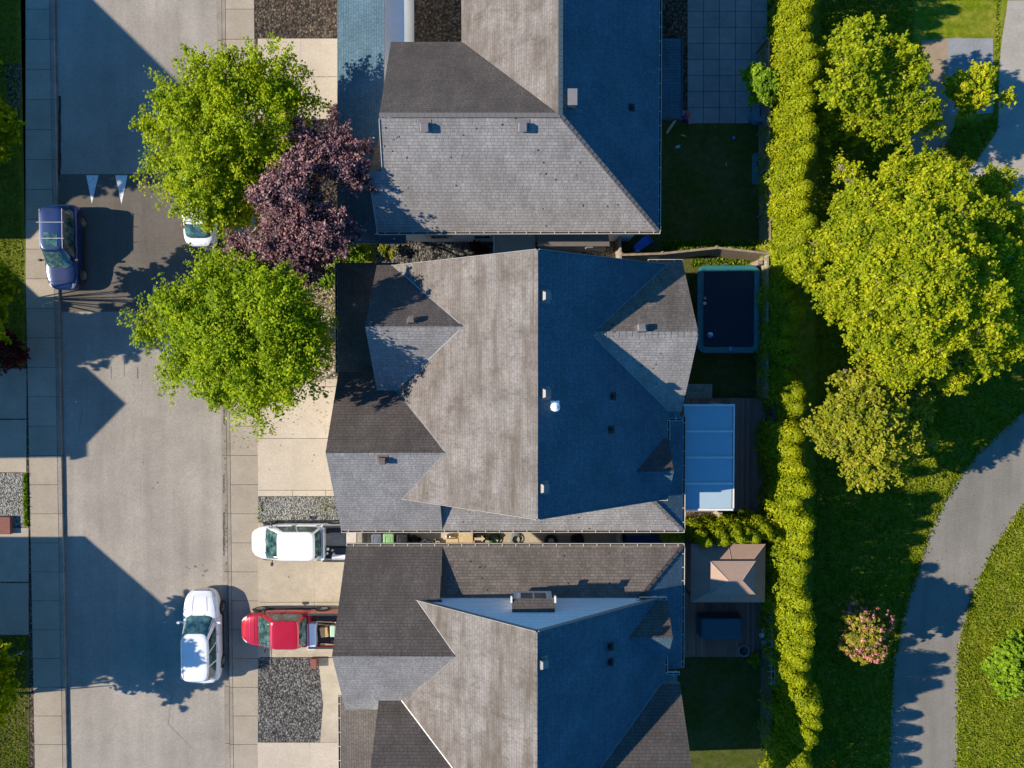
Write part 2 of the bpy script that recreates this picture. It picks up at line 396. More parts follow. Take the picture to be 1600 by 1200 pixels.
# ---- right-hand driveways
m = MB()
def dslabs(m, xs, ys):
    for a, b in zip(xs[:-1], xs[1:]):
        for c, d in zip(ys[:-1], ys[1:]):
            P = [W(a, c), W(b, c), W(b, d), W(a, d)]; x_ = [p.x for p in P]; y_ = [p.y for p in P]
            m.box(min(x_)+.012, max(x_)-.012, min(y_)+.012, max(y_)-.012, -.12, .004)
dslabs(m, [403, 457, 508.5, 575], [604, 685, 766, 775.5]); dslabs(m, [457, 508.5, 575], [592, 604])
dslabs(m, [403, 470, 533, 600], [60, 120, 186])
struct(m.build('driveway', CONC_L))
m = MB(); dslabs(m, [403, 491, 580], [816, 872, 941, 952, 1027]); struct(m.build('driveway', CONC_M))
m = MB(); dslabs(m, [403, 485, 560], [1160, 1230, 1330]); struct(m.build('driveway', CONC_L))
poly('gravel_strip', [(403, 776), (540, 776), (540, 816), (403, 816)], .004, GRAV)
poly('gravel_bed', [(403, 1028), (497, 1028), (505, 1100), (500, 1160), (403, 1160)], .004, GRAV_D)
poly('garden_path', [(497, 1028), (560, 1028), (560, 1160), (500, 1160), (505, 1100)], .003, CONC_M)
poly('planting_bed', [(403, 186), (528, 186), (528, 300), (403, 300)], .002, SOIL)
poly('gravel_bed', [(470, 410), (530, 410), (530, 592), (470, 592)], .006, GRAV_B)
poly('grass_verge', [(508, 366), (586, 368), (586, 412), (508, 412)], .01, GRASS_L)
poly('grass_verge', [(359, 186), (403, 186), (403, 592), (359, 592)], .002, GRASS_Y) if False else None
# ---- between the houses
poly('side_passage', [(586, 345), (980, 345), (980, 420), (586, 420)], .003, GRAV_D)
poly('gravel_patch', [(895, 372), (965, 372), (965, 412), (895, 412)], .008, GRAV_B)
poly('side_passage', [(535, 780), (1072, 780), (1072, 862), (535, 862)], .003, CONC_M)
poly('side_path', [(1066, 830), (1078, 830), (1078, 1100), (1066, 1100)], .003, DIRT)
# ---- back yards
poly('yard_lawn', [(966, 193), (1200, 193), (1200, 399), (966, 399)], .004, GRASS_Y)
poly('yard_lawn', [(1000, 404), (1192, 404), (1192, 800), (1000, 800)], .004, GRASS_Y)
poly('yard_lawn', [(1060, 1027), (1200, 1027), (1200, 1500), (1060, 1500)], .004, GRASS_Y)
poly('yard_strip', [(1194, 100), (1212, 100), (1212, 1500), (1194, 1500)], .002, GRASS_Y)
m = MB()
for i in range(5):
    for j in range(8):
        a, b = 1074+i*25, 193-j*25
        P0, P1 = W(a, b), W(a+25, b-25); m.box(P0.x+.012, P1.x-.012, P0.y+.012, P1.y-.012, -.1, .02)
struct(m.build('patio', CONC_G))
# ---- park
PL = [(1388, 1400), (1390, 1200), (1395, 1050), (1402, 1000), (1413, 955), (1428, 905), (1440, 868), (1456, 820), (1470, 790), (1490, 758), (1515, 722), (1545, 690), (1575, 662), (1610, 632), (1680, 590), (1800, 540)]
PR = [(1495, 1400), (1495, 1200), (1497, 1050), (1503, 1005), (1512, 965), (1524, 925), (1540, 888), (1556, 857), (1575, 828), (1597, 795), (1625, 768), (1680, 730), (1800, 680)]
def smooth_curve(P, k=6):
    out = []
    for i in range(len(P)-1):
        p0 = P[max(i-1, 0)]; p1 = P[i]; p2 = P[i+1]; p3 = P[min(i+2, len(P)-1)]
        for j in range(k):
            t = j/k
            out.append(tuple(.5*((2*p1[c])+(-p0[c]+p2[c])*t+(2*p0[c]-5*p1[c]+4*p2[c]-p3[c])*t*t+(-p0[c]+3*p1[c]-3*p2[c]+p3[c])*t**3) for c in (0, 1)))
    return out+[P[-1]]
def wob(P, a=1.1): return [(x+random.uniform(-a, a), y+random.uniform(-a, a)) for x, y in P]
poly('park_path', wob(smooth_curve(PL))+wob(smooth_curve(PR))[::-1], .006, ASPH_P)
poly('trodden_ground', wob([(1438, 60), (1505, 60), (1500, 150), (1492, 200), (1480, 222), (1470, 240), (1440, 262), (1424, 240), (1418, 200), (1430, 150)], 3), .004, DIRT)
poly('concrete_path', wob(smooth_curve([(1575, 0), (1562, 100), (1560, 190), (1552, 215), (1530, 245), (1508, 280), (1530, 300), (1560, 320), (1600, 345), (1700, 360), (1700, 0)], 4), .8), .006, concrete('park_concrete', (.36, .33, .28), .2))
poly('paved_pad', [(1480, 60), (1552, 60), (1552, 176), (1482, 182)], .012, CONC_G)

# ================================================================== HOUSES
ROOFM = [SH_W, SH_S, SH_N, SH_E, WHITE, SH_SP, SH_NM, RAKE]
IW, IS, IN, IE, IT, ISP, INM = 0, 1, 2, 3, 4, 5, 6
def gutter(name, a, b, out, parent, step=.64):
    """open gutter hung outside the eave a-b, with its hanger straps"""
    a, b = Vector(a), Vector(b); out = Vector(out).normalized(); d = (b-a); L = d.length; d.normalize(); up = Vector((0, 0, 1))
    m = MB()
    def bb(o0, o1, z0, z1, mi, s0=0, s1=L):
        P = [a+d*s+out*o+up*z for s in (s0, s1) for o in (o0, o1) for z in (z0, z1)]
        k = len(m.v); m.v += [tuple(p) for p in P]
        for q in ((0,1,3,2),(4,6,7,5),(0,4,5,1),(2,3,7,6),(0,2,6,4),(1,5,7,3)):
            m.f.append(tuple(k+i for i in q)); m.m.append(mi); m.uv.append([(0, 0)]*4)
    bb(.005, .02, -.14, -.012, 0); bb(.105, .13, -.14, -.005, 0); bb(.021, .104, -.14, -.12, 0); bb(.022, .103, -.118, -.07, 1, .02, L-.02)
    bb(.02, .105, -.139, -.006, 0, 0, .02); bb(.02, .105, -.139, -.006, 0, L-.02, L)
    n = int(L/step)
    for i in range(1, n+1):
        s = (i-.5)*L/n
        if s+.03 < L: bb(-.05, .118, -.004, .006, 0, s, s+.035)
    return m.build(name, [GUTP, GUTDIRT], parent)
def slope_frame(p, n):
    n = Vector(n).normalized(); hx = Vector((0, 0, 1)).cross(n).normalized(); u = n.cross(hx)
    return Matrix(((hx.x, u.x, n.x, p.x), (hx.y, u.y, n.y, p.y), (hx.z, u.z, n.z, p.z), (0, 0, 0, 1)))
def box_vent(roof, p, n, mat=None, s=.34):
    M = slope_frame(p, n); m = MB()
    m.box(-s*.72, s*.72, -s*.72, s*.72, .002, .02, 0, M)
    m.box(-s*.42, s*.42, -s*.42, s*.42, .02, .13, 1, M)
    hs = s*.5; z0, z1 = .13, .25; k = s*.38
    A = [M @ Vector(q) for q in ((-hs, -hs, z0), (hs, -hs, z0), (hs, hs, z0), (-hs, hs, z0))]
    B = [M @ Vector(q) for q in ((-k, -k, z1), (k, -k, z1), (k, k, z1), (-k, k, z1))]
    m.grid([A, B], 0, True); m.cap(B, 0); m.cap(A, 0, True)
    return bevel(m.build('roof_vent', [mat or VENT, RUB], roof), .012)
def pipe_vent(roof, p, n, h=.28, r=.05, name='pipe_vent', mat=None):
    M = slope_frame(p, n); m = MB()
    m.box(-.17, .17, -.17, .17, .002, .015, 0, M); m.cyl(p, r*1.7, p.z, p.z+.1, 16, 0, r*1.1); m.cyl(p, r, p.z+.05, p.z+h, 16, 1)
    m.cyl(p, r*.75, p.z+h-.02, p.z+h+.003, 16, 0)
    return m.build(name, [RUB, mat or RUB], roof)
class House:
    def __init__(s, label, loc, name='house', group=None):
        s.t = thing(name, label, 'house', loc, 0, group); s.inv = Matrix.Translation(-Vector(loc))
        s.roof = MB(); s.wall = MB(); s.parts = []
    def adopt(s, o): o.parent = s.t; o.matrix_parent_inverse = s.inv; return o
    def done(s, mats=None, wallmat=None):
        s.ro = s.adopt(s.roof.build('roof', ROOFM)); s.wa = s.adopt(s.wall.build('wall', wallmat or [SIDING, SIDING_B]))
        return s
def pentagon(m, axis, a0, a1, b0, b1, zb, br, zr, z0=0, mi=0):
    """solid gabled wall block; axis 'x': runs a0..a1 along x, b across y"""
    prof = [(b0, z0), (b1, z0), (b1, zb[1]), (br, zr), (b0, zb[0])]
    mk = (lambda a, b, z: (a, b, z)) if axis == 'x' else (lambda a, b, z: (b, a, z))
    A = [mk(a0, b, z) for b, z in prof]; B = [mk(a1, b, z) for b, z in prof]
    m.grid([A, B], mi, True); m.face(A, mi); m.face(B[::-1], mi)

def duplex(label, y0, sg, zr, gr_v, gr_z, ev, xg, wall_v, wo, loc):
    h = House(label, loc)
    V = lambda x, v, z: Vector((x, y0+sg*v, z))
    Xr, p, L, th = 1.02, .72, 10.65, .16
    zw = lambda x: zr-p*(Xr-x); ze = lambda x: zr-p*(x-Xr)
    r = h.roof
    Xw = Xr-(zr-5.3)/p
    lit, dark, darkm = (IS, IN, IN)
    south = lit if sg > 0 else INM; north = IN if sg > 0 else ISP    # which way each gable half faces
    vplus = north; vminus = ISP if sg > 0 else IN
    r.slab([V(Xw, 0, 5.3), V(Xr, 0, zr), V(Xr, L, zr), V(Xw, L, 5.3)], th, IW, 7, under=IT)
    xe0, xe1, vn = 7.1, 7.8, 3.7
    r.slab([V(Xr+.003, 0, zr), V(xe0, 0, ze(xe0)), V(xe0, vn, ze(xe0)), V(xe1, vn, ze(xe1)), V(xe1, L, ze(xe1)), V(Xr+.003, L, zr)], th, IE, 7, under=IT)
    # ridge caps
    cap = MB(); n = 36
    for i in range(n):
        v0 = L*i/n; v1 = L*(i+1)/n-.008
        cap.slab([V(Xr, v0, zr+.03), V(Xr-.14, v0, zr-.065), V(Xr-.14, v1, zr-.072), V(Xr, v1, zr+.023)], .03, IW, IW)
        cap.slab([V(Xr, v0, zr+.03), V(Xr+.14, v0, zr-.065), V(Xr+.14, v1, zr-.072), V(Xr, v1, zr+.023)], .03, IE, IE)
    # garage gable
    pg = (gr_z-4.83)/(gr_v+ev); vb = gr_v+3.5; zvb = gr_z-.67*3.5
    gz = lambda v: gr_z-pg*(gr_v-v) if v < gr_v else gr_z-.67*(v-gr_v)
    xa = Xr-(zr-gr_z)/p
    xend = -3.3
    r.slab([V(xg, -ev, 4.83), V(xend, -ev, 4.83), V(xend, -.12, gz(-.12)), V(xa+.6, gr_v, gr_z-.003), V(xg-.02, gr_v, gr_z)], th, vminus, 7, under=IT)
    r.slab([V(xg-.02, gr_v+.003, gr_z), V(xa+.6, gr_v+.003, gr_z-.003), V(Xw+1.0, vb, zvb), V(xg, vb, zvb)], th, vplus, 7, under=IT)
    pentagon(h.wall, 'x', xg+.45, xend-.03, *((y0-sg*(-wall_v) if 1 else 0, y0+sg*(vb-.45))), (gz(wall_v)-th-.03, gz(vb-.45)-th-.03), y0+sg*gr_v, gr_z-th-.03)
    # skirt along the passage and round the back
    sk = .4; z_s = lambda d: 4.83+sk*d; xs = 8.08
    top = ev+.3
    r.slab([V(xend+.004, -ev, 4.83), V(xs, -ev, 4.83), V(xs-top, .3, z_s(top)), V(xend+.004, .3, z_s(top))], th, IS if sg > 0 else INM, 7, under=IT)
    r.slab([V(xs, -ev+.004, 4.83), V(xs, vn, 4.83), V(xs-top, vn, z_s(top)), V(xs-top, .304, z_s(top))], th, IE, 7, under=IT)
    # hip cap
    for i in range(9):
        t0, t1 = i/9, (i+1)/9-.02; a = V(xs, -ev, 4.84)*(1-t0)+V(xs-top, .3, z_s(top)+.01)*t0; b = V(xs, -ev, 4.84)*(1-t1)+V(xs-top, .3, z_s(top)+.01)*t1
        cap.bar(a+Vector((0, 0, .014)), b+Vector((0, 0, .006)), .17, .02, IS if sg > 0 else INM)
    # walls under the main roof
    pentagon(h.wall, 'y', y0+sg*wo, y0+sg*(L-.3), Xw+.45, xe0-.35, (5.3+.45*p-th-.05, ze(xe0-.35)-th-.05), Xr, zr-th-.05)
    h.wall.box(xend, xe0-.4, min(y0+sg*wall_v, y0+sg*.26), max(y0+sg*wall_v, y0+sg*.26), 0, 4.6)
    h.wall.box(xe0-.34, xe1-.45, min(y0+sg*(vn+.3), y0+sg*(L-.35)), max(y0+sg*(vn+.3), y0+sg*(L-.35)), 0, ze(xe1)-.2)
    # west cross gable
    wv, wz, wh, we = 7.75, 8.08, 2.95, 5.6; wx = -6.2; xa2 = Xr-(zr-wz)/p
    r.slab([V(wx-.05, wv, wz), V(xa2+.5, wv, wz), V(Xw+.7, wv-wh, we), V(wx, wv-wh, we)], th, ISP if sg > 0 else IN, 7, under=IT)
    r.slab([V(wx-.05, wv+.003, wz), V(xa2+.5, wv+.003, wz), V(Xw+.7, wv+wh, we), V(wx, wv+wh, we)], th, north, 7, under=IT)
    pentagon(h.wall, 'x', wx+.35, Xw+1.5, y0+sg*(wv-wh+.3), y0+sg*(wv+wh-.3), (we+.1, we+.1), y0+sg*wv, wz-th-.03, .01)
    # east cross gable
    ev_, ez, eh, ee = 7.39, 8.65, 3.4, 5.87; ex = 7.76; xa3 = Xr+(zr-ez)/p
    r.slab([V(xa3-.5, ev_, ez), V(ex+.03, ev_, ez), V(ex, ev_-eh, ee), V(Xr+(zr-ee)/p-.8, ev_-eh, ee)], th, IS if sg > 0 else IN, 7, under=IT)
    r.slab([V(xa3-.5, ev_+.003, ez), V(ex+.03, ev_+.003, ez), V(ex, ev_+eh, ee), V(Xr+(zr-ee)/p-.8, ev_+eh, ee)], th, INM if sg > 0 else IS, 7, under=IT)
    pentagon(h.wall, 'x', Xr+4.2, ex-.35, y0+sg*(ev_-eh+.35), y0+sg*(ev_+eh-.35), (ee+.05, ee+.05), y0+sg*ev_, ez-th-.03, .02)
    for i in range(16):
        x_a = xa3+.1+(ex-xa3-.1)*i/16; x_b = x_a+(ex-xa3)/16-.03
        cap.slab([V(x_a, ev_, ez+.035), V(x_b, ev_, ez+.028), V(x_b, ev_-.13, ez-.07), V(x_a, ev_-.13, ez-.063)], .03, IS, 7)
        cap.slab([V(x_a, ev_, ez+.035), V(x_b, ev_, ez+.028), V(x_b, ev_+.13, ez-.07), V(x_a, ev_+.13, ez-.063)], .03, IS, 7)
    for (gx0, gx1, gv, gzz, mm) in ((xg, xa, gr_v, gr_z, vminus), (wx, xa2, wv, wz, vminus)):
        k = int((gx1-gx0)/.3)
        for i in range(k):
            x_a = gx0+(gx1-gx0)*i/k; x_b = gx0+(gx1-gx0)*(i+1)/k-.01
            for q in (-1, 1):
                cap.slab([V(x_a, gv, gzz+.03), V(x_b, gv, gzz+.024), V(x_b, gv+q*.12, gzz-.065), V(x_a, gv+q*.12, gzz-.06)], .025, IN if (q*sg > 0) else ISP, IN)
    # small back dormer
    dv, dz, dh, de = 1.4, 7.1, 1.35, 6.07; dx = xe0+.02; xa4 = Xr+(zr-dz)/p
    r.slab([V(xa4-.4, dv, dz), V(dx+.02, dv, dz), V(dx, dv-dh, de), V(xe0-1.4, dv-dh, de)], .12, IE if sg > 0 else IN, 7, under=IT)
    r.slab([V(xa4-.4, dv+.003, dz), V(dx+.02, dv+.003, dz), V(dx, dv+dh, de), V(xe0-1.4, dv+dh, de)], .12, IN if sg > 0 else IE, 7, under=IT)
    # porch roof on the street side
    pv0, pv1 = vb-.1, L+.35
    r.slab([V(-8.36, pv0, 4.15), V(-5.85, pv0, 5.15), V(-5.85, pv1-1.2, 5.15), V(-8.36, pv1, 4.15)], .14, IN, 7, under=IT)
    r.slab([V(-8.36, pv1+.004, 4.15), V(-5.85, pv1-1.196, 5.15), V(-5.5, pv1-1.196, 5.15), V(-5.5, pv1+.004, 4.15)], .14, IN, 7, under=IT)
    h.wall.box(-7.3, Xw+.5, min(y0+sg*(vb-.5), y0+sg*(L-.4)), max(y0+sg*(vb-.5), y0+sg*(L-.4)), 0, 4.2)
    h.done()
    cp = cap.build('ridge_cap', ROOFM, h.ro)
    # valley flashings
    def valley(x_ap, v_ap, z_ap, z_e, v_e, side, w_=.07):
        xe_ = Xr-(zr-z_e)/p if side < 0 else Xr+(zr-z_e)/p
        fl = MB(); fl.bar(V(x_ap, v_ap, z_ap+.012), V(xe_, v_e, z_e+.012), w_*.6, .015); fl.build('valley_flashing', FLASH, h.ro)
    for q in (-1, 1):
        valley(xa2, wv, wz, we, wv+q*wh, -1); valley(xa3, ev_, ez, ee, ev_+q*eh, 1, .03)
    valley(xa, gr_v, gr_z, zvb+.5, gr_v+3.0, -1); valley(xa, gr_v, gr_z, gz(0), .0, -1, .05)
    # rake boards
    for v_ in (-.018, L+.018):
        xe_ = xe0 if v_ < 0 else xe1
        for a, b in ((V(Xw, v_, 5.3-.08), V(Xr-.01, v_, zr-.087)), (V(Xr+.01, v_, zr-.087), V(xe_, v_, ze(xe_)-.08))):
            rk = MB(); rk.bar(a, b, .03, .2); rk.build('rake_board', RAKE, h.ro)
    A = h.adopt
    o_ = Vector((0, -sg, 0))
    A(gutter('gutter', V(xg, -ev, 4.83), V(xs+.1, -ev, 4.83), o_, None))
    A(gutter('gutter', V(xs, -ev+.02, 4.83), V(xs, vn, 4.83), (1, 0, 0), None))
    A(gutter('gutter', V(-8.36, pv0, 4.15), V(-8.36, pv1, 4.15), (-1, 0, 0), None))
    A(gutter('gutter', V(xe0+.05, vn-.02, ze(xe0)-.03), V(xe1, vn-.02, ze(xe0)-.03), o_, None, .5))
    A(gutter('gutter', V(xe0, vn-1.0, ze(xe0)), V(xe0, vn-.1, ze(xe0)), (1, 0, 0), None, .5))
    A(gutter('gutter', V(xe0-1.25, dv-dh, de), V(xe0, dv-dh, de), o_, None, .5))
    A(gutter('gutter', V(xe1-1.6, L+.9 if 0 else ev_+eh, ee), V(ex, ev_+eh, ee), -o_, None, .6))
    # west front: garage doors and windows; east: windows and a glazed door
    def opening(name, x, v0, v1, z0, z1, face, mat, frame=True):
        m = MB(); ya, yb = sorted((y0+sg*v0, y0+sg*v1)); s_ = face
        m.box(x-.04, x+.04, ya-.07, yb+.07, z0-.07, z1+.07, 0)
        f = m.build('window_frame' if name == 'window' else 'door_frame', WHITE)
        m = MB(); m.box(x+s_*.02-.04, x+s_*.02+.04, ya, yb, z0, z1)
        q = m.build(name, mat); A(q); f.parent = q; return q
    opening('garage_door', xg+.45, gr_v-1.6, gr_v+1.6, .02, 2.3, -1, plain('garage_door_paint', (.6, .58, .54), .5))
    opening('window', xg+.45, gr_v-.7, gr_v+.7, 4.0, 5.2, -1, GLASSW)
    opening('window', wx+.35, wv-.7, wv+.7, 5.4, 6.4, -1, GLASSW)
    opening('door', -7.3, wv+.6, wv+1.5, .1, 2.1, -1, plain('front_door_paint', (.12, .04, .03), .4))
    opening('window', ex-.35, ev_-.9, ev_+.9, 4.6, 5.8, 1, GLASSW)
    opening('window', ex-.35, ev_-1.2, ev_+1.2, .9, 2.2, 1, GLASSW)
    opening('patio_door', xe0-.4, 1.0, 2.8, .1, 2.2, 1, GLASSW)
    return h, V, zw, ze

h1, V1, zw1, ze1 = duplex('large grey shingled house in the middle with a white pipe on its roof', -6.15, 1, 10.3, 2.29, 7.49, 1.71, -8.1, -1.3, .27, (0, -.8, 0))
nW = (-.72, 0, 1); nE = (.72, 0, 1); nS = (0, -.665, 1); nN = (0, .67, 1)
def on_w(px, py, yr=1.02, zr=10.3): return WP(px, py, (yr, 0, zr), nW)
def on_e(px, py, yr=1.02, zr=10.3): return WP(px, py, (yr, 0, zr), nE)
box_vent(h1.ro, on_e(851, 463), nE, VENTG, .38); box_vent(h1.ro, on_e(851, 614.5), nE, VENTG, .38); box_vent(h1.ro, on_e(848, 762), nE, VENTG, .38)
box_vent(h1.ro, WP(643, 503, (0, 1.6, 8.08), (0, .84, 1)), (0, .84, 1), VENT, .3)
box_vent(h1.ro, WP(598, 717, (0, -3.86, 7.49), nS), nS, VENT, .34)
box_vent(h1.ro, WP(1002, 516, (0, 1.24, 8.65), (0, .82, 1)), (0, .82, 1), VENTG, .36)
pipe_vent(h1.ro, on_e(958, 619), nE); pipe_vent(h1.ro, on_e(955, 671), nE)
# white flue with cap
p = on_e(866, 634); m = MB()
M = slope_frame(p, nE); m.box(-.2, .2, -.25, .2, .002, .02, 1, M)
m.cyl(p, .17, p.z-.05, p.z+.12, 20, 1, .12); m.cyl(p, .10, p.z+.05, p.z+.75, 20, 0); m.cyl(p, .19, p.z+.75, p.z+.86, 24, 0, .17); m.cyl(p, .17, p.z+.86, p.z+.93, 24, 0, .05)
m.build('flue_pipe', [plain('white_enamel', (.8, .8, .8), .3), METAL], h1.ro, smooth=False)

h2, V2, zw2, ze2 = duplex('brown and grey shingled house at the bottom with a pale blue gable wall', -10.76, -1, 10.1, 2.0, 7.61, 2.13, -7.85, -.8, .06, (0, -16, 0))
box_vent(h2.ro, on_e(847, 1036, 1.02, 10.1), nE, VENTG, .38); pipe_vent(h2.ro, on_e(954, 1010, 1.02, 10.1), nE, .3, .08); pipe_vent(h2.ro, on_e(954, 1034, 1.02, 10.1), nE, .3, .08)
# bay window in the gable wall of the lower house
m = MB(); yb = -10.40; xa_, xb_ = X(803, 7.3), X(864, 7.3)
m.box(xa_, xb_, -10.86, yb, 6.0, 7.36)
bay = h2.adopt(m.build('bay_window', plain('cream_trim', (.62, .60, .52), .6)))
m = MB(); m.slab([(X(800, 7.4), yb+.1, 7.40), (X(867, 7.4), yb+.1, 7.40), (X(867, 7.4), -10.81, 7.66), (X(800, 7.4), -10.81, 7.66)], .06, 0, 1); m.build('bay_roof', [SH_N, GUTP], bay)
gx0, gx1 = X(814, 7), X(854, 7); xm = (gx0+gx1)/2
m = MB(); m.box(gx0-.08, gx1+.08, yb+.002, yb+.04, 6.3, 7.28); m.build('window_frame', WHITE, bay)
for a, b in ((gx0, xm-.04), (xm+.04, gx1)): m = MB(); m.box(a, b, yb+.042, yb+.05, 6.4, 7.2); m.build('window', GLASSW, bay)
for a in (799, 868):
    m = MB(); x_ = X(a, 7.4); m.box(x_-.04, x_+.04, yb-.05, yb+.24, 7.3, 7.5); m.build('gutter_end', WHITE, bay)
# batten lines on the pale gable wall
m = MB()
for z_ in np.arange(5.8, 9.6, .18):
    hw = (9.75-z_)/.72
    if hw > .2: m.box(max(1.03-hw, -5.2), min(1.03+hw, 6.4), -10.822, -10.806, z_, z_+.012)
h2.adopt(m.build('siding_line', plain('siding_groove', (.62, .65, .67), .7)))

# ---- upper house
h3 = House('wide grey hipped house at the top with two pale roof vents', (0, 10, 0))
r = h3.roof; pS = .7; e3, z3, yr3, xr3, xe3 = 6.15, 5.3, 10.42, 2.03, 6.75
zr3 = z3+pS*(yr3-e3); pl = lambda px, py: WP(px, py, (0, e3, z3), (0, -pS, 1))
south = [pl(593, 184), pl(598, 268), pl(576, 268), pl(590, 362), Vector((xe3, e3, z3)), Vector((xr3, yr3, zr3))]
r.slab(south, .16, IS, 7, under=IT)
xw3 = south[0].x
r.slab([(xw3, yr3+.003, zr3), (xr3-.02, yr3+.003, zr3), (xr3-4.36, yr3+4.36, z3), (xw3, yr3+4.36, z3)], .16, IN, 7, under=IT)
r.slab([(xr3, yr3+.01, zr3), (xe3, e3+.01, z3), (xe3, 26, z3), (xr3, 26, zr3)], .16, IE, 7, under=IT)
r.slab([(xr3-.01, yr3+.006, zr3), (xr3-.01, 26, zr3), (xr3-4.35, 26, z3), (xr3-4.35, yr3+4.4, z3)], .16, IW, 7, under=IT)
# small west gable
a = pl(575.5, 267.6); b = pl(602, 267.6)
r.slab([a, b, b+Vector((0, 1.9, -1.25)), a+Vector((.25, 1.9, -1.25))], .12, IN, 7, under=IT)
# lower porch and garage roof on the street side
r.slab([W(527, 380, 3.7), W(527, -260, 3.7), W(600, -260, 4.6), W(600, 330, 4.6)], .14, IE, 7, under=IT)
r.slab([W(527, 380.5, 3.7), W(600, 330.5, 4.6), W(634, 352, 4.45), W(634, 380.5, 3.7)], .14, IE, 7, under=IT)
pentagon(h3.wall, 'x', xw3+.3, xr3-.1, e3+.4, yr3+3.9, (5.35, 5.35), yr3, zr3-.25)
h3.wall.box(xr3-.12, xe3-.5, e3+.42, 14.2, 0, 5.2)
h3.wall.box(-2.0, xe3-.5, 14.1, 25.5, 0, 5.0); h3.wall.box(-7.4, -5.2, 6.6, 25, 0, 3.5)
h3.done()
cap = MB()
for (A_, B_, mi) in ((Vector((xw3, yr3, zr3)), Vector((xr3, yr3, zr3)), IS), (Vector((xr3, yr3, zr3)), Vector((xr3, 24, zr3)), IE), (Vector((xe3, e3, z3)), Vector((xr3, yr3, zr3)), IS)):
    n = int((B_-A_).length/.27)
    for i in range(n):
        a = A_.lerp(B_, i/n); b = A_.lerp(B_, (i+.96)/n); cap.bar(a+Vector((0, 0, .022)), b+Vector((0, 0, .008)), .19, .022, mi)
cap.build('ridge_cap', ROOFM, h3.ro)
h3.adopt(gutter('gutter', south[3], (xe3+.1, e3, z3), (0, -1, 0), None)); h3.adopt(gutter('gutter', (xe3, e3, z3), (xe3, 26, z3), (1, 0, 0), None))
nS3 = (0, -pS, 1)
box_vent(h3.ro, pl(664, 197), nS3, VENTG, .4); box_vent(h3.ro, pl(817, 197), nS3, VENTG, .4)
pipe_vent(h3.ro, WP(987, 168, (xr3, 0, zr3), (.636, 0, 1)), (.636, 0, 1), .2, .1)
m = MB(); p = WP(893, 158, (xr3, 0, zr3), (.636, 0, 1)); m.box(p.x-.16, p.x+.16, p.y-.3, p.y+.3, p.z-.2, p.z+.45); m.box(p.x-.2, p.x+.2, p.y-.34, p.y+.34, p.z+.45, p.z+.5); m.build('chimney', VENTG, h3.ro)
for a, b in ((0, 1), (2, 3)): rk = MB(); rk.bar(south[a]+Vector((-.02, 0, -.08)), south[b]+Vector((-.02, 0, -.08)), .03, .2); rk.build('rake_board', GUTP, h3.ro)
wy = e3+.4
for (a, b, z0, z1) in ((668, 706, 1.2, 2.2), (742, 766, 1.2, 2.0)):
    m = MB(); m.box(X(a, 1.5), X(b, 1.5), wy-.03, wy+.03, z0, z1); f = h3.adopt(m.build('window', GLASSW))
    m = MB(); x_a, x_b = X(a, 1.5), X(b, 1.5)
    for q in ((x_a-.06, x_b+.06, z1, z1+.06), (x_a-.06, x_b+.06, z0-.06, z0), (x_a-.06, x_a, z0, z1), (x_b, x_b+.06, z0, z1)): m.box(q[0], q[1], wy-.05, wy+.02, q[2], q[3])
    m.build('window_frame', WHITE, f)
# cantilevered beige bay on the south wall
m = MB(); m.box(X(843, 2.4), X(948, 2.4), Y(383, 2.4), wy+.05, .35, 2.35); bb_ = h3.adopt(m.build('bay', SIDING_B))
m = MB(); m.slab([(X(839, 2.4), Y(384.5, 2.4), 2.36), (X(952, 2.4), Y(384.5, 2.4), 2.36), (X(948, 2.4), wy+.05, 2.72), (X(843, 2.4), wy+.05, 2.72)], .06); m.build('bay_roof', plain('dark_metal_flashing', (.16, .14, .12), .5), bb_)
m = MB(); m.box(X(915, 1.8), X(925, 1.8), Y(388, 1.8), Y(383, 2.4), 1.5, 2.1); m.build('wall_vent', SIDING_B, bb_)

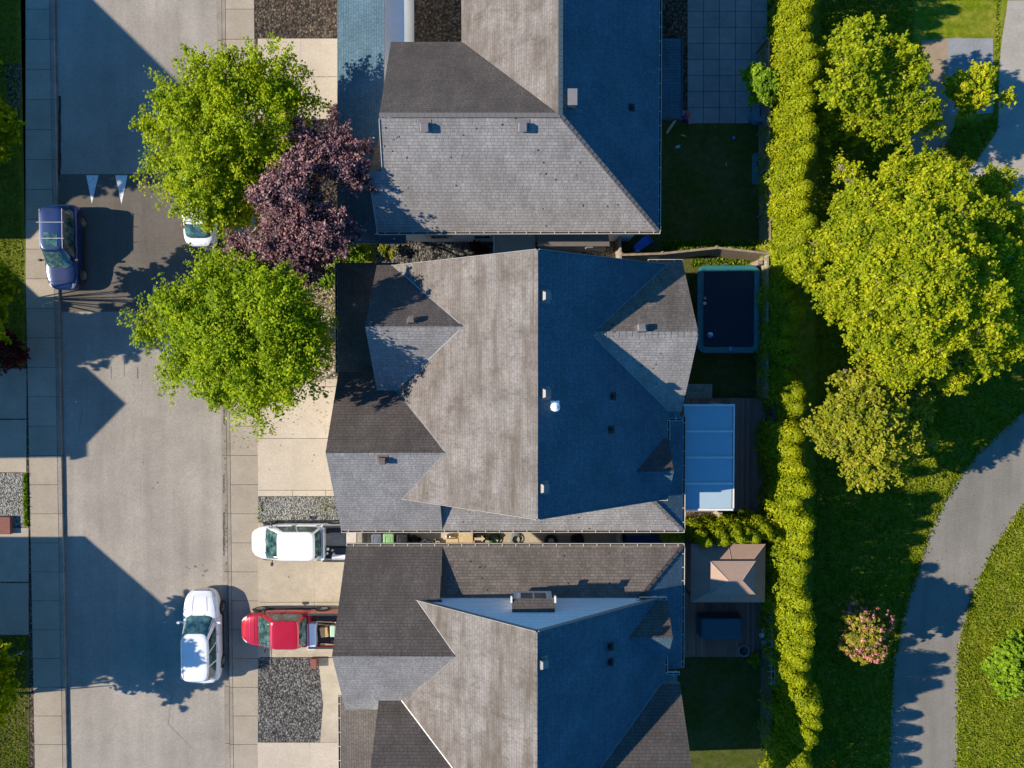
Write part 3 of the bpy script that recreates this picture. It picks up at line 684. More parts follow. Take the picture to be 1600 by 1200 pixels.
# ---- houses across the street whose gables throw the street shadows
def far_house(label, x0, xr, zr, ze, yc, hw, gx, ylo, yhi, zmain, group, wing=None):
    h = House(label, ((x0+gx)/2, yc, 0)); pit = (zr-ze)/hw
    r = h.roof
    r.slab([(x0, yc, zr), (gx, yc, zr), (gx, yc-hw, ze), (x0, yc-hw, ze)], .16, IS, IT); r.slab([(x0, yc+.003, zr), (gx, yc+.003, zr), (gx, yc+hw, ze), (x0, yc+hw, ze)], .16, IN, IT)
    pentagon(h.wall, 'x', x0+.3, gx-.3, yc-hw+.3, yc+hw-.3, (ze, ze), yc, zr-.2)
    if zmain:
        xm = xr; run = (zmain-3.9)/.66
        r.slab([(xm, ylo, zmain), (xm, yhi, zmain), (xm-run, yhi, 3.9), (xm-run, ylo, 3.9)], .16, IW, IT)
        r.slab([(xm+.003, ylo, zmain), (xm+.003, yhi, zmain), (xm+run*.8, yhi+0, zmain-run*.8*.66), (xm+run*.8, ylo, zmain-run*.8*.66)], .16, IE, IT)
        pentagon(h.wall, 'y', ylo+.3, yhi-.3, xm-run+.4, xm+run*.8-.4, (3.8, 3.8), xm, zmain-.25)
    if wing:
        wx_, wy_, wz_, wh_ = wing; we_ = wz_-wh_*SUNT
        r.slab([(x0-2, wy_, wz_), (wx_, wy_, wz_), (wx_, wy_-wh_, we_), (x0-2, wy_-wh_, we_)], .14, IS, IT); r.slab([(x0-2, wy_+.003, wz_), (wx_, wy_+.003, wz_), (wx_, wy_+wh_, we_), (x0-2, wy_+wh_, we_)], .14, IN, IT)
        pentagon(h.wall, 'x', x0-1.7, wx_-.3, wy_-wh_+.3, wy_+wh_-.3, (we_, we_), wy_, wz_-.2)
    h.done()
    for z0, z1 in ((.1, 2.3), (3.2, 4.4)):
        q = 1.3 if z0 < 1 else .7
        m = MB(); m.box(gx-.32, gx-.25, yc-q, yc+q, z0, z1); h.adopt(m.build('garage_door' if z0 < 1 else 'window', WHITE if z0 < 1 else GLASSW))
    return h
G = None
def shx(px, z): return X(px, RZ)-(z-RZ)/SUNT          # where something of height z stands if its shadow reaches px
def shy(py, z): return Y(py, RZ)-SUNS*(z-RZ)/SUNT
far_house('house across the street facing the middle of the road', shx(197, 7.6)-8, shx(135, 8.4), 7.6, 6.35, shy(631, 7.6), 2.07, shx(197, 7.6), shy(716, 6.5), shy(600, 6.5), 8.4, G, (shx(152, 8.2), shy(542, 8.2), 8.2, 5.4))
far_house('house across the street beside the lower white car', shx(260, 9)-9, 0, 9.0, 6.35, shy(952, 9), 4.15, shx(260, 9), 0, 0, 0, G)
far_house('house across the street beside the top tree', shx(290, 10.5)-9, 0, 10.5, 5.85, shy(133, 10.5), 7.95, shx(290, 10.5), 0, 0, 0, G)

# ================================================================== PLANTS
def leaves_mesh(name, P, N, size, mat, parent, elong=1.5, extra=None, mats=None, mi=None):
    """many small folded leaf faces at P, facing N"""
    n = len(P); N = N/np.linalg.norm(N, axis=1, keepdims=True)
    a = rng.normal(size=(n, 3)); T = a-(a*N).sum(1, keepdims=True)*N; T /= np.linalg.norm(T, axis=1, keepdims=True); B = np.cross(N, T)
    s = (size*rng.uniform(.45, 1.0, n)**-.55*rng.uniform(.45, 1.05, n))[:, None]
    V = np.empty((n, 4, 3)); V[:, 0] = P-T*s*elong*.5; V[:, 1] = P+B*s*.5+N*s*.12; V[:, 2] = P+T*s*elong*.5; V[:, 3] = P-B*s*.5+N*s*.12
    V = V.reshape(-1, 3); me = bpy.data.meshes.new(name)
    me.vertices.add(n*4); me.vertices.foreach_set('co', V.ravel())
    me.loops.add(n*4); me.loops.foreach_set('vertex_index', np.arange(n*4, dtype=np.int32))
    me.polygons.add(n); me.polygons.foreach_set('loop_start', np.arange(0, n*4, 4, dtype=np.int32)); me.polygons.foreach_set('loop_total', np.full(n, 4, dtype=np.int32))
    for mm in (mats or [mat]): me.materials.append(mm)
    if mi is not None: me.polygons.foreach_set('material_index', mi.astype(np.int32))
    me.update(); me.validate()
    o = bpy.data.objects.new(name, me); COL.objects.link(o)
    if parent: o.parent = parent
    return o
def sph(n, up=0.0):
    v = rng.normal(size=(n, 3)); v /= np.linalg.norm(v, axis=1, keepdims=True)
    if up: v[:, 2] = np.abs(v[:, 2])*up+v[:, 2]*(1-up)
    return v/np.linalg.norm(v, axis=1, keepdims=True)
def crown(blobs, n_leaf, size, sub=.42, sub_n=26, flat=.75, fill=.12, holes=.2):
    """blobs: (centre, rx, ry, rz). leaves sit in small tufts spread over every blob's skin"""
    Ps, Ns = [], []
    area = np.array([b[1]*b[2] for b in blobs]); tot = area.sum()
    for (c, rx, ry, rz), ar in zip(blobs, area):
        nl = int(n_leaf*ar/tot); ns = max(3, nl//sub_n)
        d = sph(ns, .7); rr = rng.uniform(.45, 1.0, ns)**.6
        C = np.array(c)+d*np.array([rx, ry, rz])*rr[:, None]
        out = d*np.array([1, 1, .35])+rng.normal(size=(ns, 3))*np.array([.45, .45, .15]); out /= np.linalg.norm(out, axis=1, keepdims=True)
        ln = sub*rng.uniform(.7, 1.9, ns); wd = sub*rng.uniform(.22, .42, ns)
        ph = C*1.35; hole = np.sin(ph[:, 0]+.7*np.sin(ph[:, 1]*1.3))+np.sin(ph[:, 1]*1.1+1.3*np.sin(ph[:, 0]*.8+1))+rng.normal(size=ns)*.35
        ok = np.flatnonzero(hole > np.quantile(hole, holes)); nl = int(nl*(1-holes*.75))
        k = ok[rng.integers(0, len(ok), nl)]; tt = rng.uniform(-.45, 1, nl)
        taper = (1.05-.65*np.clip(tt, 0, 1))[:, None]
        P = C[k]+out[k]*(ln[k]*tt)[:, None]+rng.normal(size=(nl, 3))*wd[k][:, None]*taper*np.array([1, 1, .55*flat/.75])
        P[:, 2] -= .12*np.clip(tt, 0, 1)**2
        N = np.array([-.42, 0, .75])+d[k]*.2+rng.normal(size=(nl, 3))*.42
        Ps.append(P); Ns.append(N)
        nf = int(nl*fill); P = np.array(c)+sph(nf)*np.array([rx, ry, rz])*rng.uniform(.2, .8, (nf, 1)); Ps.append(P); Ns.append(rng.normal(size=(nf, 3))+np.array([0, 0, .8]))
    return np.vstack(Ps), np.vstack(Ns), size
def tree(label, base, blobs, n_leaf, size, mat, trunk_r=.16, cat='tree', group=None, name='broadleaf_tree', twigs=5, **kw):
    t = thing(name, label, cat, tuple(base), 0, group); b = Vector(base)
    if max(c[2] for c, *_ in blobs) > 4.8:      # the crown is also leafy lower down and inside
        ctr = sum((Vector(c) for c, *_ in blobs), Vector())/len(blobs)
        blobs = list(blobs)+[(tuple(Vector(c).lerp(Vector((ctr.x, ctr.y, c[2])), .28)-Vector((0, 0, 1.5))), rx*.9, ry*.9, rz*.8) for c, rx, ry, rz in blobs[::3]]
        n_leaf = int(n_leaf*1.25)
    P, N, s = crown([(tuple(Vector(c)-b), rx, ry, rz) for c, rx, ry, rz in blobs], n_leaf, size, **kw)
    leaves_mesh('crown', P, N, s, mat, t)
    m = MB(); fork = Vector((0, 0, min(1.9, max(c[2] for c, *_ in blobs)*.4)))
    m.tube([(0, 0, -.05), (0, 0, fork.z*.5), fork], [trunk_r*1.25, trunk_r, trunk_r*.9], 10)
    lt = min(1, (7/len(blobs))**.5)
    for c, rx, ry, rz in blobs:
        q = Vector(c)-b; mid = fork.lerp(q, .5)+Vector((random.uniform(-.2, .2), random.uniform(-.2, .2), .15))
        m.tube([fork-Vector((0, 0, .1)), mid, q], [trunk_r*.55*lt, trunk_r*.34*lt, trunk_r*.14], 6)
        for i in range(twigs):
            d = Vector(sph(1, .6)[0]); e = q+Vector((d.x*rx, d.y*ry, d.z*rz))*random.uniform(.6, .95)
            m.tube([q.lerp(mid, random.uniform(0, .5)), q.lerp(e, .6)+Vector((0, 0, .12)), e+Vector((0, 0, .06))], [trunk_r*.17, trunk_r*.1, .012], 4)
    m.build('trunk', BARK, t, smooth=True)
    return t
def BL(lst, zf=.8):
    """blobs from picture positions: (px, py, z, r in px)"""
    out = []
    for px, py, z, rp in lst:
        r_ = rp/F*(H-z); out.append((tuple(W(px, py, z)), r_, r_, r_*zf))
    return out
G_ST = 'street trees in front of the houses'
tree('leafy green street tree at the top, next to the purple tree', W(372, 255), BL([(345, 235, 6.8, 53), (300, 190, 6.5, 41), (395, 185, 7.0, 53), (430, 240, 6.4, 43), (330, 300, 6.2, 43), (280, 240, 5.8, 32), (372, 320, 5.6, 32), (460, 175, 6.1, 30), (245, 205, 5.4, 18), (228, 195, 5.3, 9), (345, 335, 5.3, 22), (420, 130, 6.4, 43), (300, 140, 6.3, 43), (360, 140, 6.8, 43), (240, 250, 5.3, 13), (268, 285, 5.4, 18)]), 74000, .092, L_MAPLE, .17, group=G_ST, sub=.6, sub_n=80, fill=.05)
tree('leafy green street tree in front of the middle house', W(378, 520), BL([(370, 520, 7.9, 58), (300, 490, 7.1, 41), (430, 480, 9.0, 44), (455, 545, 8.6, 41), (350, 580, 6.8, 43), (415, 590, 8.3, 37), (290, 550, 6.5, 30), (278, 470, 6.3, 22), (235, 510, 6.1, 18), (222, 500, 6.0, 11), (390, 440, 6.9, 30), (320, 440, 6.8, 29), (490, 510, 8.1, 22), (400, 635, 7.0, 18), (270, 585, 5.9, 13), (415, 615, 7.0, 17), (330, 415, 6.1, 15), (395, 412, 5.9, 12), (478, 590, 7.5, 12)]), 80000, .092, L_MAPLE, .17, group=G_ST, sub=.6, sub_n=80, fill=.05)
tree('dark purple-leaved plum tree between the two green street trees', W(470, 345), BL([(480, 300, 7.1, 53), (520, 265, 6.9, 43), (440, 330, 7.1, 47), (500, 360, 6.9, 45), (550, 285, 6.5, 27), (420, 370, 6.7, 37), (470, 400, 6.7, 37), (385, 375, 6.2, 23), (510, 215, 6.4, 33), (545, 240, 6.4, 25), (475, 235, 6.7, 35), (440, 425, 6.2, 23), (490, 425, 6.2, 25), (365, 390, 6.0, 14), (520, 330, 6.7, 37)]), 60000, .088, L_PURP, .14, name='plum_tree', holes=.42, sub=.42, sub_n=60, fill=.05)
tree('red-leaved maple shrub at the left edge beside a driveway', W(14, 552), BL([(12, 548, 1.1, 24), (25, 558, .9, 16), (5, 565, .8, 16), (8, 533, .9, 14)]), 5000, .08, L_RED, .04, cat='shrub', name='maple_shrub', sub=.2, twigs=2)
GL = 'street trees on the far left edge'
for lab, py, ex in (('green tree at the upper left edge whose crown enters beside the lawn', 178, 0), ('green tree at the left edge above the red shrub', 470, 0), ('green tree at the lower left edge over dark grass', 1085, 0)):
    c = BL([(-42, py, 5.0, 32), (-24, py-22, 4.4, 18), (-22, py+26, 4.2, 16), (-60, py-40, 5.0, 40), (-60, py+40, 5.0, 40), (-85, py, 5.2, 40), (-45, py+62, 4.4, 24), (-40, py-66, 4.6, 26), (-38, py, 5.9, 20)])
    tree(lab, W(-40, py), c, 11000, .17, L_MAPLE, .09, group=GL, sub=.4, twigs=1)
# extra off-frame tree throwing the dapples over the hump, and one lower down
for lab, pyc, pxs, z in (('green tree standing left of the picture across from the blue car', 520, 205, 6.6), ('green tree standing left of the picture below the middle driveway', 1022, 214, 6.6), ('green tree standing left of the picture above the painted triangles', 255, 205, 7.6)):
    X0 = shx(pxs, z); yy = shy(pyc, z); c = []
    for i in range(9):
        a = i*2.4; rr = .35+.17*i; c.append(((X0+rr*math.cos(a)*.8, yy+rr*math.sin(a)*.62, z-.14*i), .7, .6, .5))
    tree(lab, (X0, yy, 0), c, 5200, .19, L_MAPLE, .08, sub=.45, twigs=1)

def cedar(h, rad, n, seed, lean=0):
    P, N = [], []
    k = max(14, int(n/70)); zc = rng.uniform(0.04, 1, k)**.8
    th = rng.uniform(0, 2*math.pi, k); prof = np.where(zc < .55, 1.0-.12*zc, np.maximum(.03, (1-zc)/.45)**.75*.94)
    C = np.stack([np.cos(th)*rad*prof*.72, np.sin(th)*rad*prof*.72, zc*h], 1)
    d = sph(n, .35); kk = rng.integers(0, k, n)
    sr = (.16+.17*prof[kk])*rad*1.7*rng.uniform(.85, 1.1, n)
    P = C[kk]+d*sr[:, None]*np.array([.8, .8, 1.25])
    P[:, 2] = np.minimum(P[:, 2], h); P[:, 2] = np.maximum(P[:, 2], .02)
    N = d*.9+np.stack([np.cos(th[kk])*.4, np.sin(th[kk])*.4, np.full(n, .35)], 1)+rng.normal(size=(n, 3))*.33
    m2 = int(n*.35); t2 = rng.uniform(0, 2*math.pi, m2); z2 = rng.uniform(.02, .96, m2); p2 = np.where(z2 < .55, .95, (1-z2)/.45*.95)*rad*.75
    P2 = np.stack([np.cos(t2)*p2, np.sin(t2)*p2, z2*h], 1); N2 = np.stack([np.cos(t2), np.sin(t2), np.full(m2, .5)], 1)+rng.normal(size=(m2, 3))*.3
    return np.vstack([P, P2]), np.vstack([N, N2])
def cedar_trunk(h, t):
    m = MB(); m.tube([(0, 0, -.03), (0, 0, h*.5), (0, 0, h*.9)], [.08, .05, .015], 6); m.build('trunk', BARK, t)
# the tall hedge along the back fences: three sections told apart by what they stand beside
protos = []
for i in range(5):
    t = thing('cedar_tree', '', 'cedar', (0, 0, 0))
    P, N = cedar(5.2, (.86, .76, .90, .80, .84)[i], 5200, i); leaves_mesh('crown', P, N, .075, L_CEDAR, t, 1.7); cedar_trunk(5.2, t); protos.append(t)
used = [False]*5
def hedge_h(py):
    for a, b, h_ in HS:
        if a <= py < b: return h_
HS = [(-400, 440, 5.2), (440, 600, 3.1), (600, 690, 4.3), (690, 780, 4.9), (780, 2000, 5.25)]
def hedge_x(py):
    xs = [(-400, 14.2), (0, 14.15), (150, 14.05), (230, 13.95), (330, 13.85), (420, 13.8), (520, 13.85), (620, 13.9), (700, 13.95), (800, 13.9), (900, 14.0), (960, 14.2), (1050, 14.2), (1500, 14.3)]
    return float(np.interp(py, [a for a, _ in xs], [b for _, b in xs]))
y = 24.0; k = 0
while y > -25:
    py = 569-y*29
    if 640 < py < 662: y -= .5; continue
    h_ = hedge_h(py)*random.uniform(.84, 1.06)
    i = k % 5
    o = protos[i] if not used[i] else copy_tree(protos[i]); used[i] = True
    o.location = (hedge_x(py)+random.uniform(-.2, .2), y, 0); o.rotation_euler = (0, 0, random.uniform(0, 6.28)); s_ = random.uniform(.9, 1.12)*(1.06 if h_ < 3.6 else 1)
    o.scale = (s_, s_, h_/5.2)
    if py < 440: o['label'] = 'tall sunlit cedar in the upper stretch of the hedge by the big park tree'; o['group'] = 'cedars in the upper stretch of the long hedge'
    elif py < 640: o['label'] = 'low shaded cedar in the middle stretch of the hedge beside the trampoline yard'; o['group'] = 'cedars in the middle stretch of the long hedge'
    elif py < 800: o['label'] = 'cedar in the half-lit stretch of the hedge beside the dark wooden deck'; o['group'] = 'cedars in the hedge beside the deck'
    else: o['label'] = 'tall sunlit cedar in the lower stretch of the hedge beside the gazebo yard'; o['group'] = 'cedars in the lower stretch of the long hedge'
    y -= .80*random.uniform(.85, 1.15); k += 1
# shorter row of cedars between deck and gazebo
small = [(1052, 839, 3.4), (1092, 836, 4.2), (1118, 833, 4.4), (1141, 829, 4.6), (1162, 828, 4.7), (1182, 822, 4.6), (1197, 828, 4.2)]
for i, (px, py, h_) in enumerate(small):
    q = W(px, py, h_*.55); t = thing('cedar_tree', ('small cedar bush poking out beside the corner of the roof gutter' if i == 0 else 'rounded bright cedar in the short row above the gazebo'), 'cedar', (q.x, q.y, 0), 0, None if i == 0 else 'cedars in the short row above the gazebo')
    P, N = cedar(h_, .55, 3800, i); leaves_mesh('crown', P, N, .07, L_CEDAR, t, 1.7); cedar_trunk(h_, t)
# park trees
def ring_blobs(cx, cy, rad, z0, z1, n, rp, seed, sq=1.0):
    rr = random.Random(seed); out = []
    for i in range(n):
        a = i*2.39996; f = math.sqrt((i+.5)/n); z = z1-(z1-z0)*f**2*(.75+.5*rr.random())
        out.append((cx+rad*f*math.cos(a)*(1+rr.uniform(-.1, .12)), cy+rad*f*math.sin(a)*sq*(1+rr.uniform(-.1, .12)), z, rp*rr.uniform(.75, 1.25)))
    return out
tree('huge round light green tree in the park beside the hedge', W(1435, 420), BL(ring_blobs(1455, 425, 158, 4.4, 9.0, 34, 32, 3)+[(1275, 385, 4.4, 22), (1262, 400, 4.2, 14), (1330, 280, 4.2, 14), (1312, 262, 4.0, 8), (1265, 430, 4.2, 16), (1490, 590, 4.2, 18), (1400, 570, 4.6, 20), (1350, 545, 4.2, 18), (1560, 285, 4.6, 20), (1450, 270, 4.8, 26), (1400, 270, 4.6, 18), (1600, 340, 5.6, 40), (1620, 400, 5.6, 46), (1620, 470, 5.2, 40), (1590, 520, 4.8, 32), (1545, 560, 4.4, 26)], .55), 165000, .092, L_PARK, .28, sub=.34, sub_n=30, twigs=12, fill=.04)
tree('smaller golden green tree in the park below the huge one', W(1362, 668), BL(ring_blobs(1364, 665, 74, 4.2, 6.4, 20, 20, 5)+[(1318, 585, 4.0, 10), (1352, 580, 4.0, 10), (1295, 690, 3.6, 12), (1445, 645, 4.6, 12), (1395, 735, 4.0, 14), (1345, 742, 3.8, 14), (1448, 690, 4.4, 10), (1430, 620, 4.6, 12)], .55), 36000, .105, L_GOLD, .14, sub=.36, sub_n=30, twigs=12, fill=.03)
tree('light green park tree with lobed crown at the top beside the hedge', W(1350, 130), BL([(1300, 165, 3.4, 24), (1335, 185, 3.5, 20), (1372, 165, 5.0, 26), (1400, 190, 4.6, 22), (1430, 165, 4.8, 26), (1445, 195, 4.2, 15), (1370, 205, 4.0, 16), (1415, 225, 3.6, 9), (1390, 215, 3.7, 11), (1300, 195, 3.0, 14), (1290, 215, 3.2, 10), (1320, 120, 5.2, 44), (1400, 110, 4.6, 40), (1350, 80, 4.6, 44), (1290, 100, 3.6, 26)], .7), 56000, .10, L_PARK, .2, sub=.36, sub_n=34, fill=.02, holes=.45, twigs=3)
tree('small light green tree at the top over the paved pad', W(1512, 125), BL([(1512, 160, 3.0, 16), (1530, 148, 3.2, 14), (1502, 135, 3.3, 18), (1535, 120, 3.2, 16), (1572, 150, 2.8, 7)], .7), 7500, .11, L_PARK, .08, sub=.24, twigs=3)
tree('dark leafy shrub at the top of the upper yard by the hedge', W(1190, 130), BL([(1195, 150, 2.2, 10), (1180, 148, 2.0, 8), (1200, 130, 2.6, 16), (1178, 120, 2.4, 14)], .8), 4500, .12, L_SHRUB, .05, cat='shrub', name='garden_shrub', sub=.2, twigs=2)
# pink rhododendron
t = tree('rhododendron with pink blossoms standing on the dark park grass', W(1350, 985), BL([(1350, 985, 3.6, 28), (1335, 958, 3.1, 17), (1375, 970, 3.2, 18), (1330, 1005, 3.1, 17), (1365, 1015, 3.0, 17), (1328, 975, 3.2, 14), (1352, 945, 2.8, 8), (1380, 995, 2.9, 12), (1345, 1025, 2.7, 10)], .65), 9500, .12, L_RHODO, .1, cat='shrub', name='rhododendron', sub=.2, sub_n=22, twigs=3)
bl = BL([(1350, 985, 3.8, 28), (1335, 958, 3.3, 18), (1375, 970, 3.4, 19), (1330, 1005, 3.3, 18), (1365, 1015, 3.2, 18)], .65); P, N = [], []
for c, rx, ry, rz in bl:
    d = sph(34, .8); C = np.array(c)-np.array(t.location)+d*np.array([rx, ry, rz])*1.06
    dd = sph(34*16, .6); kk = np.repeat(np.arange(34), 16); P.append(C[kk]+dd*.075); N.append(dd)
leaves_mesh('blossom', np.vstack(P), np.vstack(N), .065, L_PINK, t, 1.1)
# clipped bright shrub at the lower right and plants along the edges
def shrub(label, blobs, n, size, mat, group=None, name='shrub'):
    c = blobs[0][0]; return tree(label, (c[0], c[1], 0), blobs, n, size, mat, .03, 'shrub', group, name, 1, sub=.16, sub_n=20, fill=.25)
shrub('rounded bright green shrub at the lower right beyond the path', BL([(1580, 1030, 1.3, 30), (1560, 1045, 1.0, 22), (1600, 1050, 1.0, 26), (1590, 1005, 1.0, 20), (1575, 1060, 1.1, 26)], .8), 15000, .11, L_SHRUB)
shrub('yellow-green bush in the front garden by the wall of the top house', BL([(542, 385, .7, 14), (530, 400, .5, 11), (560, 398, .5, 10)], .8), 3500, .09, L_SHRUB)
shrub('small dark plum shrub in front of the top driveway', BL([(524, 176, 1.0, 8), (526, 186, .8, 6)], .9), 1200, .08, L_PURP)
shrub('low leafy bush beside the corner of the middle house porch', BL([(516, 430, .8, 10), (508, 442, .6, 8)], .8), 1500, .1, L_SHRUB)
shrub('bright small tree crown beside the dark lawn at the lower left', BL([(4, 1036, 1.6, 8), (-6, 1046, 1.8, 12)], .9), 1500, .1, L_SHRUB)
shrub('small spiky green plant at the corner of the lower deck', BL([(1182, 1030, .5, 5), (1176, 1034, .4, 4)], .7), 400, .12, L_SHRUB)
shrub('dark red dwarf maple in the gravel between the upper houses', BL([(748, 393, .9, 9), (740, 385, .7, 6), (757, 400, .7, 6)], .8), 1400, .07, L_RED)
shrub('dry brown shrub in the gravel passage behind the corner wall', BL([(600, 388, .5, 6), (612, 394, .5, 5)], .8), 500, .08, L_GOLD)
# grass and leaf litter
def tufts(name, polys, dens, size, mat, z=.0, up=.6):
    P = []
    for (a, b, c, d), k in polys:
        p0, p1 = W(a, b), W(c, d); ar = abs(p1.x-p0.x)*abs(p1.y-p0.y); n = int(ar*dens*k)
        P.append(np.stack([rng.uniform(min(p0.x, p1.x), max(p0.x, p1.x), n), rng.uniform(min(p0.y, p1.y), max(p0.y, p1.y), n), rng.uniform(.01, .05, n)+z], 1))
    P = np.vstack(P); N = rng.normal(size=P.shape); N[:, 2] = np.abs(N[:, 2])*up+.2
    o = leaves_mesh(name, P, N, size, mat, None, 2.4); o['kind'] = 'stuff'; return o
def inside(poly_, P):
    x, y = P[:, 0], P[:, 1]; c = np.zeros(len(P), bool); n = len(poly_)
    for i in range(n):
        x0, y0 = poly_[i]; x1, y1 = poly_[(i+1) % n]
        k = ((y0 > y) != (y1 > y)) & (x < (x1-x0)*(y-y0)/((y1-y0) or 1e-9)+x0); c ^= k
    return c
pathpoly = [tuple(W(a, b).xy) for a, b in smooth_curve(PL)+smooth_curve(PR)[::-1]]
keep = [pathpoly, [tuple(W(a, b).xy) for a, b in [(1560, 0), (1560, 200), (1508, 280), (1560, 320), (1600, 350), (1800, 350), (1800, 0)]], [tuple(W(a, b).xy) for a, b in [(1430, 0), (1555, 0), (1552, 180), (1490, 200), (1440, 262), (1418, 220)]]]
p0, p1 = W(1268, 1240), W(1625, -30); n = 120000
P = np.stack([rng.uniform(p0.x, p1.x, n), rng.uniform(p0.y, p1.y, n), rng.uniform(.01, .06, n)], 1)
msk = np.ones(n, bool)
for k_ in keep: msk &= ~inside(k_, P)
P = P[msk]; N = rng.normal(size=P.shape); N[:, 2] = np.abs(N[:, 2])*.6+.25
o = leaves_mesh('grass_blades', P, N, .06, L_GRASS, None, 2.2); o['kind'] = 'stuff'
tufts('grass_blades', [((-60, -60, 38, 540), 1), ((-60, 995, 44, 1250), 1)], 260, .05, L_GRASS)
tufts('weed_leaves', [((1035, 376, 1200, 398), 1), ((510, 372, 570, 410), 1), ((37, 740, 44, 822), 1.5), ((1080, 404, 1190, 418), .6)], 330, .085, L_SHRUB)
tufts('ground_cover', [((470, 415, 526, 590), 1), ((403, 776, 408, 816), .8), ((495, 776, 527, 800), .3)], 90, .07, L_GOLD)
# ================================================================== VEHICLES
def paint(name, c, rough=.28, metal=0, coat=.8):
    b = NB(name, rough, metal, .5)
    b.color(b.ramp(b.noise(1.5, 4), [(.3, tuple(x*.93 for x in c)), (.7, c)])); b.b.inputs['Coat Weight'].default_value = coat; b.b.inputs['Coat Roughness'].default_value = .03
    b.bump(b.noise(220, 2), .02, .002)
    return b.m
P_BLUE = paint('blue_paint', (.010, .032, .13), .3, .3); P_WHITE = paint('white_paint', (.80, .80, .79)); P_RED = paint('red_paint', (.50, .010, .03), .28, .25)
P_RGOLD = paint('two_tone_lower_paint', (.22, .06, .04), .35, .3)
bg_ = NB('tinted_glass', .04, 0, .8); bg_.color(bg_.ramp(bg_.noise(3.2, 3), [(.38, (.012, .03, .03)), (.55, (.05, .11, .10)), (.68, (.10, .20, .17))])); bg_.b.inputs['Coat Weight'].default_value = 1; TINT = bg_.m
TYRE = plain('tyre', (.022, .022, .022), .85); ALLOY = plain('alloy', (.5, .5, .5), .3, .8); CHROME = plain('chrome', (.7, .7, .7), .15, 1)
LAMP = plain('lamp_glass', (.65, .62, .58), .1, 0, .1, 3, 0, 1); TAIL = plain('tail_lamp', (.35, .01, .01), .15, 0, .1, 3, 0, 1); PLAST = plain('black_plastic', (.03, .03, .032), .5)
sgp = lambda v, e: math.copysign(abs(v)**e, v)
